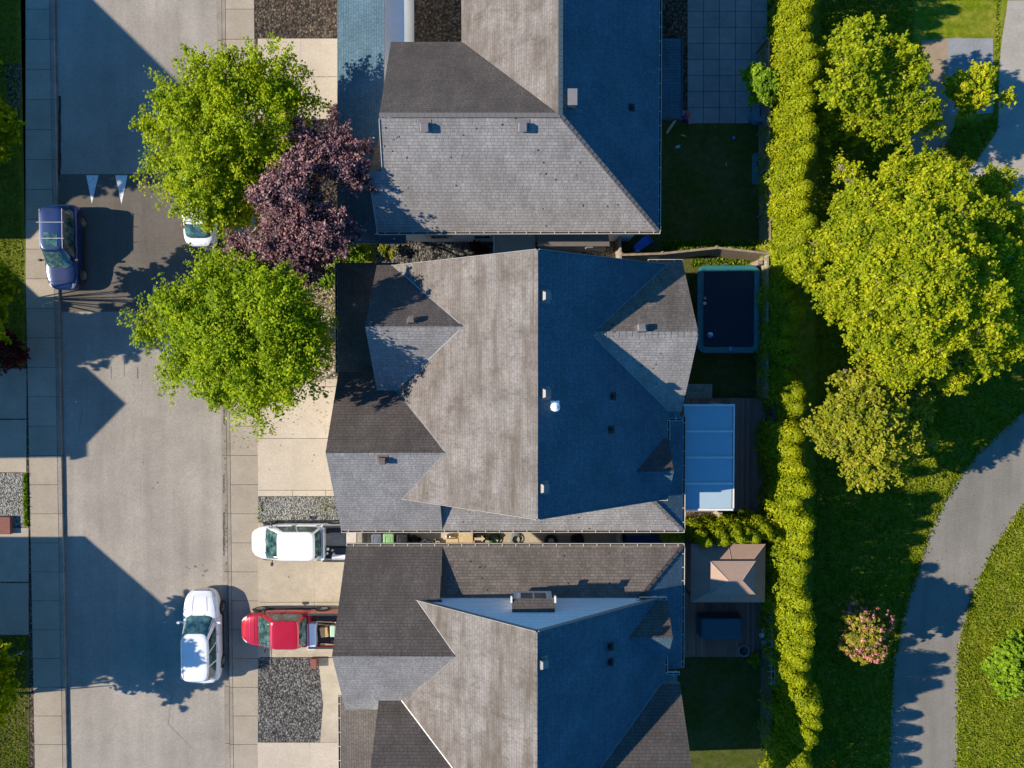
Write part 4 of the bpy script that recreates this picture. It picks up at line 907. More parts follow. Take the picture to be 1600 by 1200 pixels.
class Car:
    def __init__(s, label, cat, loc, rot, L, Wd, prof, mat, zb=.27, name='parked_car', mf=4.2, mr=7, group=None):
        s.t = thing(name, label, cat, loc, rot, group); s.L, s.W, s.prof, s.mat, s.zb, s.mf, s.mr = L, Wd, prof, mat, zb, mf, mr
    def zt(s, x): return float(np.interp(x, [p[0] for p in s.prof], [p[1] for p in s.prof]))
    def hw(s, x, x0=None):
        t = min(.9999, abs(x)/(s.L/2)); m = s.mf if x > 0 else s.mr
        return s.W/2*(1-t**m)**(1/m)
    def sec(s, x, ph, off=0, n=4.6):
        h = s.hw(x); zt = s.zt(x); zc = (s.zb+zt)/2; hz = (zt-s.zb)/2; t = min(.9999, abs(x)/(s.L/2)); hz *= (1-t**10)**.1 if t > .8 else 1
        return Vector((x, (h+off)*sgp(math.cos(ph), 2/n), zc+(hz+off)*sgp(math.sin(ph), 2/n)))
    def top(s, x, y, off=0, n=4.6):
        h = s.hw(x); zt = s.zt(x); zc = (s.zb+zt)/2; hz = (zt-s.zb)/2; t = min(.9999, abs(x)/(s.L/2)); hz *= (1-t**10)**.1 if t > .8 else 1
        return Vector((x, y, zc+hz*(1-min(.999, abs(y/max(h, .01)))**n)**(1/n)+off))
    def body(s, x0=None, x1=None):
        x0 = -s.L/2 if x0 is None else x0; x1 = s.L/2 if x1 is None else x1; xs = []
        N = 46
        for i in range(N+1):
            u = -math.cos(math.pi*i/N); xs.append((x0+x1)/2+(x1-x0)/2*sgp(u, .85))
        m = MB(); R_ = [[s.sec(x, 2*math.pi*j/40) for j in range(40)] for x in xs]
        m.grid(R_, 0, True); m.cap(R_[0], 0); m.cap(R_[-1], 0, True)
        o = m.build('body', s.mat, s.t, smooth=True); weld(o); s.bo = o; return o
    def patch(s, name, xa, xb, fy, mat, off=.012, n=14, parent=None, taper=0):
        m = MB(); rows = []
        for i in range(n+1):
            x = xa+(xb-xa)*i/n; k = fy-taper*abs(i/n) if taper else fy
            rows.append([s.top(x, s.hw(x)*k*(-1+2*j/12), off) for j in range(13)])
        m.grid(rows); low = [[p-Vector((0, 0, .03)) for p in r_] for r_ in rows]
        edge = [r_[0] for r_ in rows]+rows[-1][1:]+[r_[-1] for r_ in rows[::-1]][1:]+rows[0][::-1][1:-1]
        m.grid([edge, [p-Vector((0, 0, .03)) for p in edge]], 0, True)
        return m.build(name, mat, parent or s.t, smooth=False)
    def cabin(s, xr0, xf0, xr1, xf1, wb, wt, zb, zr, side=(( .05, .95),), m_=5.0, rear=True, crown=.045):
        s.c = (xr0, xf0, xr1, xf1, wb, wt, zb, zr)
        def P(u, t, off=0):      # u = angle
            c = (xr0+xf0)/2*(1-t)+(xr1+xf1)/2*t; ax = (xf0-xr0)/2*(1-t)+(xf1-xr1)/2*t; ay = wb*(1-t)+wt*t
            return Vector((c+(ax+off)*sgp(math.cos(u), 2/m_), (ay+off)*sgp(math.sin(u), 2/m_), zb+(zr-zb)*t))
        def S(kind, u, t, off=.008):
            c = (xr0+xf0)/2*(1-t)+(xr1+xf1)/2*t; ax = (xf0-xr0)/2*(1-t)+(xf1-xr1)/2*t; ay = wb*(1-t)+wt*t
            if kind in ('f', 'r'):
                y = u*ay; x = ax*(1-min(.99, abs(u))**m_)**(1/m_)+off; return Vector((c+(x if kind == 'f' else -x), y, zb+(zr-zb)*t+off*.6))
            x = (2*u-1)*ax; y = (ay*(1-min(.99, abs(2*u-1))**m_)**(1/m_)+off)*(1 if kind == 'L' else -1); return Vector((c+x, y, zb+(zr-zb)*t+off*.3))
        m = MB(); K = 56; rings = []
        for t in (0, .35, .7, .92): rings.append([P(2*math.pi*j/K, t) for j in range(K)])
        for f, dz in ((.985, .0), (.955, .018), (.88, .028), (.6, .036), (.3, .042), (.02, crown)):
            q = [P(2*math.pi*j/K, 1) for j in range(K)]; cx = (xr1+xf1)/2
            rings.append([Vector((cx+(p.x-cx)*f, p.y*f, zr-.02+dz)) for p in q])
        m.grid(rings, 0, True); m.cap(rings[-1]); m.cap(rings[0], 0, True)
        cb = m.build('cabin', s.mat, s.t, smooth=True); weld(cb); s.cb = cb
        def panel(name, kind, u0, u1, t0=.08, t1=.9, n=14, ta=0):
            m = MB(); m.grid([[S(kind, u0+(u1-u0)*j/n, t0+(t1-t0)*i/6) for j in range(n+1)] for i in range(7)])
            return m.build(name, TINT, cb, smooth=True)
        w1 = panel('windscreen', 'f', -.88, .88, .03, .93)
        if rear: panel('rear_window', 'r', -.84, .84, .12, .88)
        for k in 'LR':
            for a, b in side: panel('side_window', k, a, b)
        # wiper cowl and wipers
        m = MB(); m.grid([[S('f', u, t, o_) for u in np.linspace(-.9, .9, 15)] for t, o_ in ((.0, .05), (.0, .012), (.05, .012))]); m.build('cowl', PLAST, s.t, smooth=True)
        for q in (-.45, .35):
            m = MB(); m.tube([S('f', q, .0, .05), S('f', q+.2, .10, .03), S('f', q+.42, .16, .025)], .009, 5); m.build('wiper', PLAST, s.t)
        # mirrors
        for sd in (-1, 1):
            x_ = xf0-.42; y_ = sd*(wb-.02); m = MB()
            m.bar((x_, y_, zb+.06), (x_+.02, sd*(s.W/2+.08), zb+.1), .06, .05)
            m.box(x_-.05, x_+.07, min(sd*(s.W/2+.04), sd*(s.W/2+.2)), max(sd*(s.W/2+.04), sd*(s.W/2+.2)), zb+.02, zb+.19)
            bevel(m.build('door_mirror', s.mirror_mat, s.t), .025)
        return cb
    mirror_mat = PLAST
    def wheels(s, xa, xb, r_=.34, wd=.22, arch=True):
        for x_ in (xa, xb):
            for sd in (-1, 1):
                yo = sd*(s.W/2+.012); m = MB(); K = 28
                prof = [(r_*.62, -.01), (r_*.66, .0), (r_*.93, 0), (r_, -.03), (r_, -wd+.03), (r_*.93, -wd), (r_*.2, -wd)]
                m.grid([[(x_+rr*math.cos(2*math.pi*j/K), yo+sd*d, r_+rr*math.sin(2*math.pi*j/K)) for j in range(K)] for rr, d in prof], 0, True)
                w_ = m.build('wheel', TYRE, s.t, smooth=True)
                m = MB(); m.grid([[(x_+rr*math.cos(2*math.pi*j/K), yo+sd*d, r_+rr*math.sin(2*math.pi*j/K)) for j in range(K)] for rr, d in ((r_*.64, -.005), (r_*.58, -.012), (r_*.55, -.05), (.01, -.05))], 0, True)
                for j in range(6):
                    a = j*math.pi/3; ca, sa = math.cos(a), math.sin(a)
                    m.bar((x_+ca*.03, yo-sd*.028, r_+sa*.03), (x_+ca*r_*.57, yo-sd*.018, r_+sa*r_*.57), .055, .03, 0, Vector((0, 1, 0)))
                m.build('rim', ALLOY, w_)
                if arch:
                    m = MB(); ra = r_*1.16
                    pts = [(x_+ra*math.cos(a), yo-sd*.02, r_+ra*math.sin(a)) for a in np.linspace(-.15, math.pi+.15, 20)]
                    m.face(pts if sd > 0 else pts[::-1]); m.build('wheel_arch', RUB, s.t)
    def lights(s, front=True):
        for sd in (-1, 1):
            m = MB(); xs = np.linspace(s.L/2*.86, s.L/2*.975, 6)
            m.grid([[s.sec(x, (math.pi/2-sd*(math.pi/2-p)), .012) for p in np.linspace(.42, .95, 6)] for x in xs]); m.build('headlight', LAMP, s.t, smooth=True)
            m = MB(); xs = np.linspace(-s.L/2*.93, -s.L/2*.992, 5)
            m.grid([[s.sec(x, (math.pi/2-sd*(math.pi/2-p)), .012) for p in np.linspace(.25, .8, 6)] for x in xs]); m.build('tail_light', TAIL, s.t, smooth=True)
        m = MB(); xs = [s.L/2*.985, s.L/2*.997]
        m.grid([[s.sec(x, p, .02) for p in np.linspace(.35, math.pi-.35, 12)] for x in xs]); m.build('grille', PLAST, s.t)
    def trims(s, xs, zf=.62):
        for sd in (-1, 1):
            m = MB()
            for x_ in xs:
                pts = [s.sec(x_, (math.pi/2-sd*(math.pi/2-p)), .003) for p in np.linspace(-.5, .75, 8)]; m.tube(pts, .007, 4)
            m.build('door_gap', RUB, s.bo)
            for x_ in xs[:-1]:
                p = s.sec(x_-.0+.12, math.pi/2-sd*(math.pi/2-.55), .015); m = MB(); m.box(p.x-.1, p.x+.08, p.y-.015, p.y+.02, p.z-.015, p.z+.015); m.build('door_handle', s.mirror_mat, s.bo)
            m = MB(); m.box(-s.L*.27, s.L*.25, min(sd*(s.W/2-.03), sd*(s.W/2+.03)), max(sd*(s.W/2-.03), sd*(s.W/2+.03)), .3, .36); m.build('sill_step', PLAST, s.t)
# blue sport utility car, nose down the street
c = Car('dark blue car with roof bars parked on the left kerb beside the speed hump', 'car', (-23.68, 6.15, RZ), -math.pi/2, 4.45, 1.72, [(-2.22, .98), (-1.6, 1.06), (.9, 1.06), (1.2, 1.03), (2.0, .93), (2.22, .80)], P_BLUE, mf=4.5, mr=9)
c.body(); c.cabin(-2.12, 1.12, -1.97, .32, .80, .60, 1.0, 1.72, ((.07, .34), (.37, .60), (.63, .86))); c.patch('hood', 1.22, 2.08, .86, P_BLUE, taper=.06); c.wheels(-1.37, 1.42, .35); c.lights(); c.trims([-.75, .1, .95])
for x_ in (-1.12, -.3):
    m = MB(); m.tube([(x_, -.70, 1.79), (x_, .70, 1.79)], .017, 6); m.build('roof_bar', METAL, c.t)
for sd in (-1, 1):
    m = MB(); m.tube([(-1.85, sd*.56, 1.69), (-1.8, sd*.575, 1.715), (.1, sd*.575, 1.715), (.2, sd*.56, 1.68)], .018, 6); m.build('roof_rail', METAL, c.t)
m = MB(); m.box(-.62, .12, -.36, .36, 1.715, 1.755); bevel(m.build('sunroof', TINT, c.t), .03)
# white estate at the lower left
c = Car('white estate car with dark windscreen parked at the bottom of the street', 'car', (-16.58, -14.55, RZ), math.pi/2, 5.0, 1.94, [(-2.5, .95), (-2.0, 1.08), (1.0, 1.08), (1.25, 1.06), (2.1, .96), (2.4, .80)], P_WHITE)
c.mirror_mat = P_WHITE; c.body(); c.cabin(-2.28, 1.28, -2.05, .40, .88, .72, 1.0, 1.72, ((.06, .30), (.33, .58), (.61, .85))); c.patch('hood', 1.38, 2.25, .84, P_WHITE, taper=.08); c.wheels(-1.45, 1.45, .36); c.lights(); c.trims([-.8, .15, 1.05])
for sd in (-1, 1):
    m = MB(); m.tube([(-1.9, sd*.66, 1.72), (-1.85, sd*.67, 1.77), (.1, sd*.67, 1.77), (.2, sd*.66, 1.71)], .014, 6); m.build('roof_rail', METAL, c.t)
    m = MB(); m.tube([c.top(x_, sd*.42*c.hw(x_), .018) for x_ in np.linspace(1.45, 2.2, 8)], .008, 4); m.build('hood_crease', plain('seam_grey', (.4, .4, .4), .5), c.t)
# white hatchback half under the tree
c = Car('white car half hidden under the street tree at the right kerb', 'car', (-16.42, 8.4, RZ), math.pi/2, 4.4, 1.76, [(-2.2, .92), (-1.9, 1.0), (1.2, 1.0), (1.9, .86), (2.2, .7)], P_WHITE, mr=5)
c.mirror_mat = P_WHITE; c.body(); c.cabin(-1.9, 1.35, -1.05, .45, .80, .66, .93, 1.45, ((.1, .36), (.39, .62), (.65, .85))); c.patch('hood', 1.45, 2.05, .84, P_WHITE); c.wheels(-1.3, 1.35, .33); c.lights(); c.trims([-.7, .15, 1.0])
c.patch('tailgate', -2.12, -1.93, .80, P_WHITE)

def pickup(label, loc, L, Wd, wx, rf, rr, cr, mat, side, lower=None, zroof=1.74, cabw=(.90, .74)):
    c = Car(label, 'pickup truck', loc, math.pi, L, Wd, [(-L/2, 1.0), (wx, 1.08), (wx+.15, 1.06), (L/2-.3, .98), (L/2, .82)], mat, zb=.34, name='pickup_truck', mf=3.6, mr=30)
    c.mirror_mat = PLAST; xb0 = -L/2; xb1 = cr-.06
    c.body(cr-.04, L/2)
    c.cabin(cr, wx, rr, rf, cabw[0], cabw[1], 1.0, zroof, side, 7.0); c.patch('hood', wx+.12, L/2-.22, .88, mat, taper=.05)
    m = MB(); h_ = Wd/2-.01; z0, z1 = .42, 1.12; t_ = .1
    m.box(xb0, xb1, -h_, -h_+t_, z0, z1); m.box(xb0, xb1, h_-t_, h_, z0, z1); m.box(xb1-.07, xb1, -h_+t_+.001, h_-t_-.001, z0, z1); bevel(m.build('cargo_bed', mat, c.t), .03)
    m = MB(); m.box(xb0+.07, xb1-.08, -h_+t_+.002, h_-t_-.002, .6, .66)
    for i in range(9): 
        y_ = -h_+.2+i*(2*h_-.4)/8; m.box(xb0+.08, xb1-.09, y_-.03, y_+.03, .661, .675)
    m.build('bed_liner', PLAST, c.t)
    m = MB(); m.box(xb0-.02, xb0+.06, -h_+t_+.003, h_-t_-.003, z0, z1-.01); m.build('tailgate', mat, c.t)
    m = MB(); m.box(xb0-.14, xb0-.03, -h_+.02, h_-.02, .4, .55); m.build('rear_bumper', CHROME, c.t)
    c.wheels(-L/2+1.1, L/2-.92, .37, .24); c.lights(); c.trims([cr+.1, (cr+wx)/2-.1, wx-.25])
    for sd in (-1, 1):
        m = MB(); m.box(xb0, xb1, min(sd*(h_-.1), sd*(h_+.004)), max(sd*(h_-.1), sd*(h_+.004)), z1+.001, z1+.02); m.build('bed_rail', PLAST, c.t)
    return c
c = pickup('white pickup truck on the driveway with cluttered open bed', (-11.11, -9.45, 0), 5.52, 1.94, 1.95, 1.02, -.86, -1.08, P_WHITE, ((.06, .44), (.47, .82)))
m = MB(); m.box(.95, 1.02, -.2, .15, 1.2, 1.0) if 0 else None
c2 = pickup('red pickup truck on the lower driveway carrying a pale blue topped box', (-11.75, -14.1, 0), 5.4, 1.9, 1.75, .78, -.62, -.92, P_RED, ((.08, .5), (.53, .8)))
CARD = plain('cardboard', (.42, .27, .12), .85, 0, .15); LUMB = plain('raw_lumber', (.5, .38, .22), .8, 0, .2); BLUEW = plain('pale_blue_panel', (.45, .56, .72), .4, 0, .05); GREYF = plain('grey_mat', (.16, .165, .165), .9, 0, .2, 4)
def rbox(name, label, cat, px0, px1, py0, py1, z0, z1, mat, rot=0, bev=.015, group=None, extra=None):
    a = W(px0, py0, z1); b = W(px1, py1, z1); cx, cy = (a.x+b.x)/2, (a.y+b.y)/2; hx, hy = abs(b.x-a.x)/2, abs(b.y-a.y)/2
    m = MB(); m.box(-hx, hx, -hy, hy, 0, z1-z0)
    o = m.build(name, mat); o.location = (cx, cy, z0); o.rotation_euler = (0, 0, rot)
    if bev: bevel(o, min(bev, hx*.4, hy*.4))
    return tag(o, label, cat, group)
# load of the white pickup
rbox('rolled_mat', 'beige padded roll lying across the front of the white truck bed', 'roll', 494.5, 500.5, 826, 875, .68, 1.0, plain('beige_canvas', (.38, .35, .28), .85), 0, .07)
rbox('floor_mat', 'dark grey mat covering half of the white truck bed', 'mat', 503, 541, 832, 853, .676, .70, GREYF)
rbox('tool_tray', 'black tray in the white truck bed on the side away from the mat', 'tray', 503, 541, 856, 873, .676, .80, plain('navy_plastic', (.015, .02, .03), .5))
for k, (px, py, r_) in enumerate(((507, 868, .07), (512, 858, .08), (519, 860, .06), (511, 865, .06), (521, 866, .07))):
    p = W(px, py, .9); m = MB(); m.lathe((0, 0, 0), [(r_*.7, 0), (r_, .03), (r_, .1), (r_*.8, .13), (.005, .14)], 12); o = m.build('paint_pot', [plain('pot_pale', (.45, .45, .42), .4), WHITE][k % 2], smooth=True); o.location = (p.x, p.y, .80); tag(o, 'small pale pot in the black tray of the white truck bed', 'pot', 'pots in the tray of the white truck')
m = MB()
for k in range(3): m.tube([(.28*math.cos(t)*(1-.1*k), .14*math.sin(t*1.0+k*.4)+.02*math.sin(5*t), .02*k) for t in np.linspace(0, 6.2, 26)], .012, 5)
o = m.build('cable_coil', PLAST); o.location = W(511, 829, .75)+Vector((0, 0, -.02)); tag(o, 'tangled coil of black cable beside the mat in the white truck bed', 'cable')
rbox('plastic_sheet', 'crumpled translucent sheet in the near corner of the white truck bed', 'sheet', 518, 541, 867, 875, .81, .90, plain('cloudy_plastic', (.6, .62, .66), .35), 0, .04)
rbox('green_notice', 'bright green folder lying behind the windscreen of the white truck', 'folder', 419, 427, 849, 857, 1.0, 1.02, plain('lime_card', (.05, .7, .12), .6), .2)
# load of the red pickup
rbox('tool_chest', 'pale blue topped box across the front of the red truck bed', 'box', 480, 493, 975, 1016, .68, 1.1, [BLUEW][0])
rbox('cardboard_box', 'brown cardboard box in the red truck bed', 'box', 500, 512, 981, 996, .68, 1.0, CARD, .15)
for k, (a, b, c_, d, r_) in enumerate(((495, 525, 971, 973, -.06), (495, 524, 976, 977.5, -.12), (500, 522, 1006, 1009, -.08))):
    rbox('lumber_board', 'length of pale lumber lying in the red truck bed', 'board', a, b, c_, d, .70+.05*k, .74+.05*k, LUMB, r_, .004, 'boards in the red truck bed')
rbox('green_bag', 'pale green sack at the back of the red truck bed', 'sack', 515, 524, 978, 996, .68, .98, plain('mint_cloth', (.35, .5, .36), .8), 0, .08)

# ================================================================== YARD THINGS
TEAL = plain('teal_padding', (.03, .15, .16), .5, 0, .12, 4); NAVY = plain('mesh_mat', (.012, .022, .035), .7, 0, .2, 6)
def rrect(x0, x1, y0, y1, r_, n=6):
    out = []
    for cx, cy, a0 in ((x1-r_, y1-r_, 0), (x0+r_, y1-r_, 90), (x0+r_, y0+r_, 180), (x1-r_, y0+r_, 270)):
        for i in range(n+1): a = R(a0+90*i/n); out.append((cx+r_*math.cos(a), cy+r_*math.sin(a)))
    return out
a, b = W(1089, 552, .9), W(1189, 414, .9); cx, cy = (a.x+b.x)/2, (a.y+b.y)/2; hx, hy = (b.x-a.x)/2, (b.y-a.y)/2
t = thing('trampoline', 'rectangular trampoline with teal padded rim in the shaded back yard', 'trampoline', (cx, cy, 0))
o0, o1 = rrect(-hx, hx, -hy, hy, .45), rrect(-hx+.33, hx-.33, -hy+.33, hy-.33, .15)
m = MB(); m.grid([[(x, y, .80) for x, y in rrect(-hx+.03, hx-.03, -hy+.03, hy-.03, .42)], [(x, y, .84) for x, y in o0], [(x, y, .895) for x, y in rrect(-hx+.02, hx-.02, -hy+.02, hy-.02, .43)], [(x*.97, y*.97, .905) for x, y in o0], [(x, y, .90) for x, y in o1], [(x, y, .86) for x, y in o1]], 0, True); m.build('rim_pad', TEAL, t, smooth=True)
m = MB(); m.slab([(x, y, .862) for x, y in rrect(-hx+.3, hx-.3, -hy+.3, hy-.3, .15)], .01); m.build('jumping_mat', NAVY, t)
for x in (-hx+.15, hx-.15):
    for y in (-hy+.3, -hy*.33, hy*.33, hy-.3):
        m = MB(); m.tube([(x, y, .83), (x*1.0, y, 0)], .028, 8); m.build('leg', METAL, t)
POLE = plain('net_pole', (.10, .13, .13), .5)
for x, y, dx, dy in ((-hx-.03, hy*.42, .25, 0), (-hx-.03, -hy*.2, .25, 0), (hx+.02, hy*.42, -.2, 0), (hx+.02, -hy*.3, -.2, 0), (0, -hy-.03, 0, .25), (-.3, hy+.03, .15, -.1), (hx*.85, hy+.02, 0, -.1)):
    m = MB(); m.tube([(x, y, .35), (x, y, 1.15), (x+dx*.5, y+dy*.5, 1.35)], .024, 6); m.build('net_pole', POLE, t)
def ball(px, py, z, r_, label, mats, segs=6):
    p = W(px, py, z+r_); m = MB(); K = 18
    rows = [[(r_*math.sin(a)*math.cos(2*math.pi*j/K), r_*math.sin(a)*math.sin(2*math.pi*j/K), r_*math.cos(a)) for j in range(K)] for a in np.linspace(.05, math.pi-.05, 11)]
    m.grid(rows, 0, True); m.cap(rows[0]); m.cap(rows[-1], 0, True); m.m = [(i % K)//(K//len(mats)) if len(mats) > 1 and i < K*10 else 0 for i in range(len(m.f))]
    m.m = [min(q, len(mats)-1) for q in m.m]
    o = m.build('ball', mats, smooth=True); o.location = (p.x, p.y, z+r_); o.rotation_euler = (.6, .3, .5); return tag(o, label, 'ball')
cr = plain('toy_red', (.6, .05, .08), .4); cw = plain('toy_white', (.6, .62, .65), .4); cb_ = plain('toy_blue', (.08, .25, .6), .4); cp = plain('toy_pink', (.6, .2, .3), .4); cpu = plain('toy_purple', (.15, .06, .35), .4)
ball(1109.5, 523.5, .872, .16, 'striped beach ball on the trampoline mat near its lower left corner', [cw, cb_, cr])
ball(1101.5, 466, .872, .09, 'small pink ball on the trampoline mat', [cp]); ball(1101, 474, .872, .09, 'small pale ball beside the pink one on the trampoline', [cw]); ball(1141, 545, .905, .12, 'grey blue ball on the lower rim of the trampoline', [cb_, cw])
# patio cover
zt_ = 4.35; ax, bx = X(1069, zt_), X(1145, zt_); ay, by = Y(796, zt_), Y(633, zt_)
t = thing('patio_cover', 'flat patio cover of four pale panels beside the middle house', 'patio cover', ((ax+bx)/2, (ay+by)/2, 0)); ox, oy = (ax+bx)/2, (ay+by)/2; wx_, wy_ = (bx-ax)/2, (by-ay)/2
PANEL = plain('opal_panel', (.36, .46, .50), .35, 0, .03, 2)
n = 4
for i in range(n):
    y0_ = -wy_+i*2*wy_/n; m = MB(); m.slab([(-wx_, y0_+.03, .03), (wx_, y0_+.03, -.03), (wx_, y0_+2*wy_/n-.03, -.03), (-wx_, y0_+2*wy_/n-.03, .03)], .02); o = m.build('roof_panel', PANEL, t, loc=(0, 0, zt_))
for i in range(n+1):
    y0_ = -wy_+i*2*wy_/n; m = MB(); m.box(-wx_-.02, wx_+.05, y0_-.045, y0_+.045, zt_-.08, zt_+.06); m.build('beam', WHITE, t)
m = MB(); m.box(wx_+.052, wx_+.13, -wy_-.04, wy_+.04, zt_-.16, zt_-.05); m.build('gutter', WHITE, t)
for sd in (-1, 0, 1):
    m = MB(); m.box(wx_-.06, wx_+.04, sd*(wy_-.08)-.05, sd*(wy_-.08)+.05, .3, zt_-.1); m.build('post', WHITE, t)
# decks
DECKM = NB('deck_boards', .8, 0, .25); DECKM.color(DECKM.mix(1.0, DECKM.ramp(DECKM.noise(3, 5, .6, None, (6, .5, 1)), [(.3, (.23, .12, .09)), (.7, (.32, .18, .14))]), DECKM.ramp(DECKM.n('ShaderNodeNewGeometry').outputs['Random Per Island'], [(0, g(.8)), (1, g(1.2))]), 'MULTIPLY'))
def deck(label, px0, px1, py0, py1, z, step=.145):
    a, b = W(px0, py1, z), W(px1, py0, z); m = MB(); x_ = a.x
    t = thing('wooden_deck', label, 'deck', ((a.x+b.x)/2, (a.y+b.y)/2, 0)); ox, oy = t.location.x, t.location.y
    while x_ < b.x-.05: m.box(x_-ox, min(x_+step-.012, b.x)-ox, a.y-oy, b.y-oy, z-.04, z); x_ += step
    m.build('boards', DECKM.m, t)
    m = MB(); m.box(a.x-ox, b.x-ox, a.y-oy-.02, a.y-oy-.001, .0, z-.01); m.box(a.x-ox, b.x-ox, b.y-oy+.001, b.y-oy+.02, .0, z-.01); m.box(a.x-ox+.03, b.x-ox-.03, a.y-oy+.02, b.y-oy-.02, z-.1, z-.06); m.build('skirt', DECKM.m, t)
    return t
deck('dark brown wooden deck beside the pale patio cover', 1060, 1207, 623, 799, .45)
deck('brown wooden deck under the gazebo in the lower yard', 1070, 1199, 842, 1026, .2)
m = MB(); st_ = thing('deck_steps', 'two grey wooden steps at the top edge of the dark deck', 'steps', tuple(W(1090, 612)))
for i, (a0, b0, z) in enumerate(((1072, 1113, .15), (1072, 1103, .30))):
    a, b = W(a0, 623, z), W(b0, 600+i*12, z); m = MB(); L0 = st_.location; m.box(a.x-L0.x, b.x-L0.x, a.y-L0.y, b.y-L0.y, 0 if i == 0 else .151, z); m.build('step', WOOD_G, st_)
# gazebo
zt_ = 3.2; a, b = W(1079, 941, zt_), W(1196, 850, zt_); ox, oy = (a.x+b.x)/2, (a.y+b.y)/2; hx, hy = (b.x-a.x)/2, (b.y-a.y)/2
t = thing('gazebo', 'brown fabric gazebo with two-tier roof on the lower deck', 'gazebo', (ox, oy, 0))
FAB = plain('brown_fabric', (.36, .245, .185), .85, 0, .06, 5)
def hip(m, hx, hy, z0, rx, ry, z1, th=.02):
    A = [(-hx, -hy, z0), (hx, -hy, z0), (hx, hy, z0), (-hx, hy, z0)]; B = [(-rx, -ry, z1), (rx, -ry, z1), (rx, ry, z1), (-rx, ry, z1)]
    for i in range(4): j = (i+1) % 4; m.slab([A[i], A[j], B[j], B[i]], th)
m = MB(); hip(m, hx, hy, 3.2, hx*.42, hy*.36, 3.89); m.build('lower_canopy', FAB, t)
m = MB(); hip(m, hx*.6, hy*.56, 3.95, hx*.18, .012, 4.4); m.build('upper_canopy', FAB, t)
SEAM = plain('canopy_piping', (.38, .27, .23), .8)
m = MB()
for sx in (-1, 1):
    for sy in (-1, 1): m.tube([(sx*hx, sy*hy, 3.215), (sx*hx*.42, sy*hy*.36, 3.905)], .016, 5); m.tube([(sx*hx*.6, sy*hy*.56, 3.965), (sx*hx*.18, 0, 4.41)], .016, 5)
m.tube([(-hx*.18, 0, 4.415), (hx*.18, 0, 4.415)], .014, 5)
for q in (-.05, .05):
    pass
m.tube([(0, hy, 3.215), (0, hy*.36, 3.905)], .012, 5); m.tube([(0, -hy, 3.215), (0, -hy*.36, 3.905)], .012, 5); m.tube([(-hx, 0, 3.215), (-hx*.42, 0, 3.905)], .012, 5); m.tube([(hx, 0, 3.215), (hx*.42, 0, 3.905)], .012, 5)
m.build('piping', SEAM, t)
for sx in (-1, 1):
    for sy in (-1, 1): m = MB(); m.box(sx*(hx-.15)-.05, sx*(hx-.15)+.05, sy*(hy-.15)-.05, sy*(hy-.15)+.05, .2, 3.22); m.build('post', VENT, t)
# covered furniture, table, bowls
TARP = plain('teal_cover', (.03, .10, .14), .6, 0, .15, 5)
p = W(1128, 982, 1.0); m = MB(); hx, hy = 1.12, .58
rows = [rrect(-hx*k, hx*k, -hy*k, hy*k, .1) for k in (1.02, 1.0, .97, .9)]
m.grid([[(x+.015*math.sin(7*x+3*y), y+.01*math.sin(9*x), z) for x, y in rr] for rr, z in zip(rows, (0, .5, .82, .86))], 0, True); m.cap([(x, y, .86) for x, y in rows[-1]])
o = m.build('covered_barbecue', TARP, smooth=False); o.location = (p.x, p.y, .2); tag(o, 'long barbecue under a dark teal cover on the lower deck', 'barbecue')
t = thing('side_table', 'narrow wooden table with pale pots at the right edge of the lower deck', 'table', tuple(W(1192, 991)+Vector((0, 0, .2))))
TABW = plain('table_wood', (.20, .13, .07), .6, 0, .25, 5)
for k in range(3): m = MB(); m.box(-.32+k*.21, -.32+k*.21+.2, -1.0, 1.0, .68, .72); m.build('table_board', TABW, t)
for sx in (-1, 1):
    for sy in (-1, 1): m = MB(); m.box(sx*.26-.035, sx*.26+.035, sy*.9-.035, sy*.9+.035, 0, .68); m.build('leg', TABW, t)
for k, (px, py) in enumerate(((1194, 985), (1190, 993), (1194, 1004))):
    p = W(px, py, 1.05); m = MB(); m.lathe((0, 0, 0), [(.08, 0), (.13, .12), (.135, .15), (.12, .15), (.1, .04), (.01, .04)], 18); o = m.build('planter_pot', plain('pale_glaze', (.5, .55, .56), .4), smooth=True); o.location = (p.x, p.y, .92)
    tag(o, ('pale round pot on the narrow table, nearest the gazebo', 'pale round pot on the narrow table, middle one and set furthest left', 'pale round pot on the narrow table, furthest from the gazebo')[k], 'pot', 'pots on the narrow table')
p = W(1163, 1018, .75); t = thing('fire_bowl', 'round rimmed metal bowl on a stand at the corner of the lower deck', 'fire bowl', (p.x, p.y, .2))
m = MB(); m.lathe((0, 0, .4), [(.05, -.12), (.2, -.08), (.27, .06), (.28, .08), (.25, .08), (.19, -.03), (.01, -.06)], 24); m.build('bowl', PLAST, t, smooth=True)
m = MB(); K = 28; m.tube([(.275*math.cos(2*math.pi*j/K), .275*math.sin(2*math.pi*j/K), .49) for j in range(K+1)], .016, 6); m.build('rim', METAL, t)
for k in range(3): a = k*2.09; m = MB(); m.tube([(.15*math.cos(a), .15*math.sin(a), .34), (.24*math.cos(a), .24*math.sin(a), 0)], .014, 5); m.build('leg', PLAST, t)
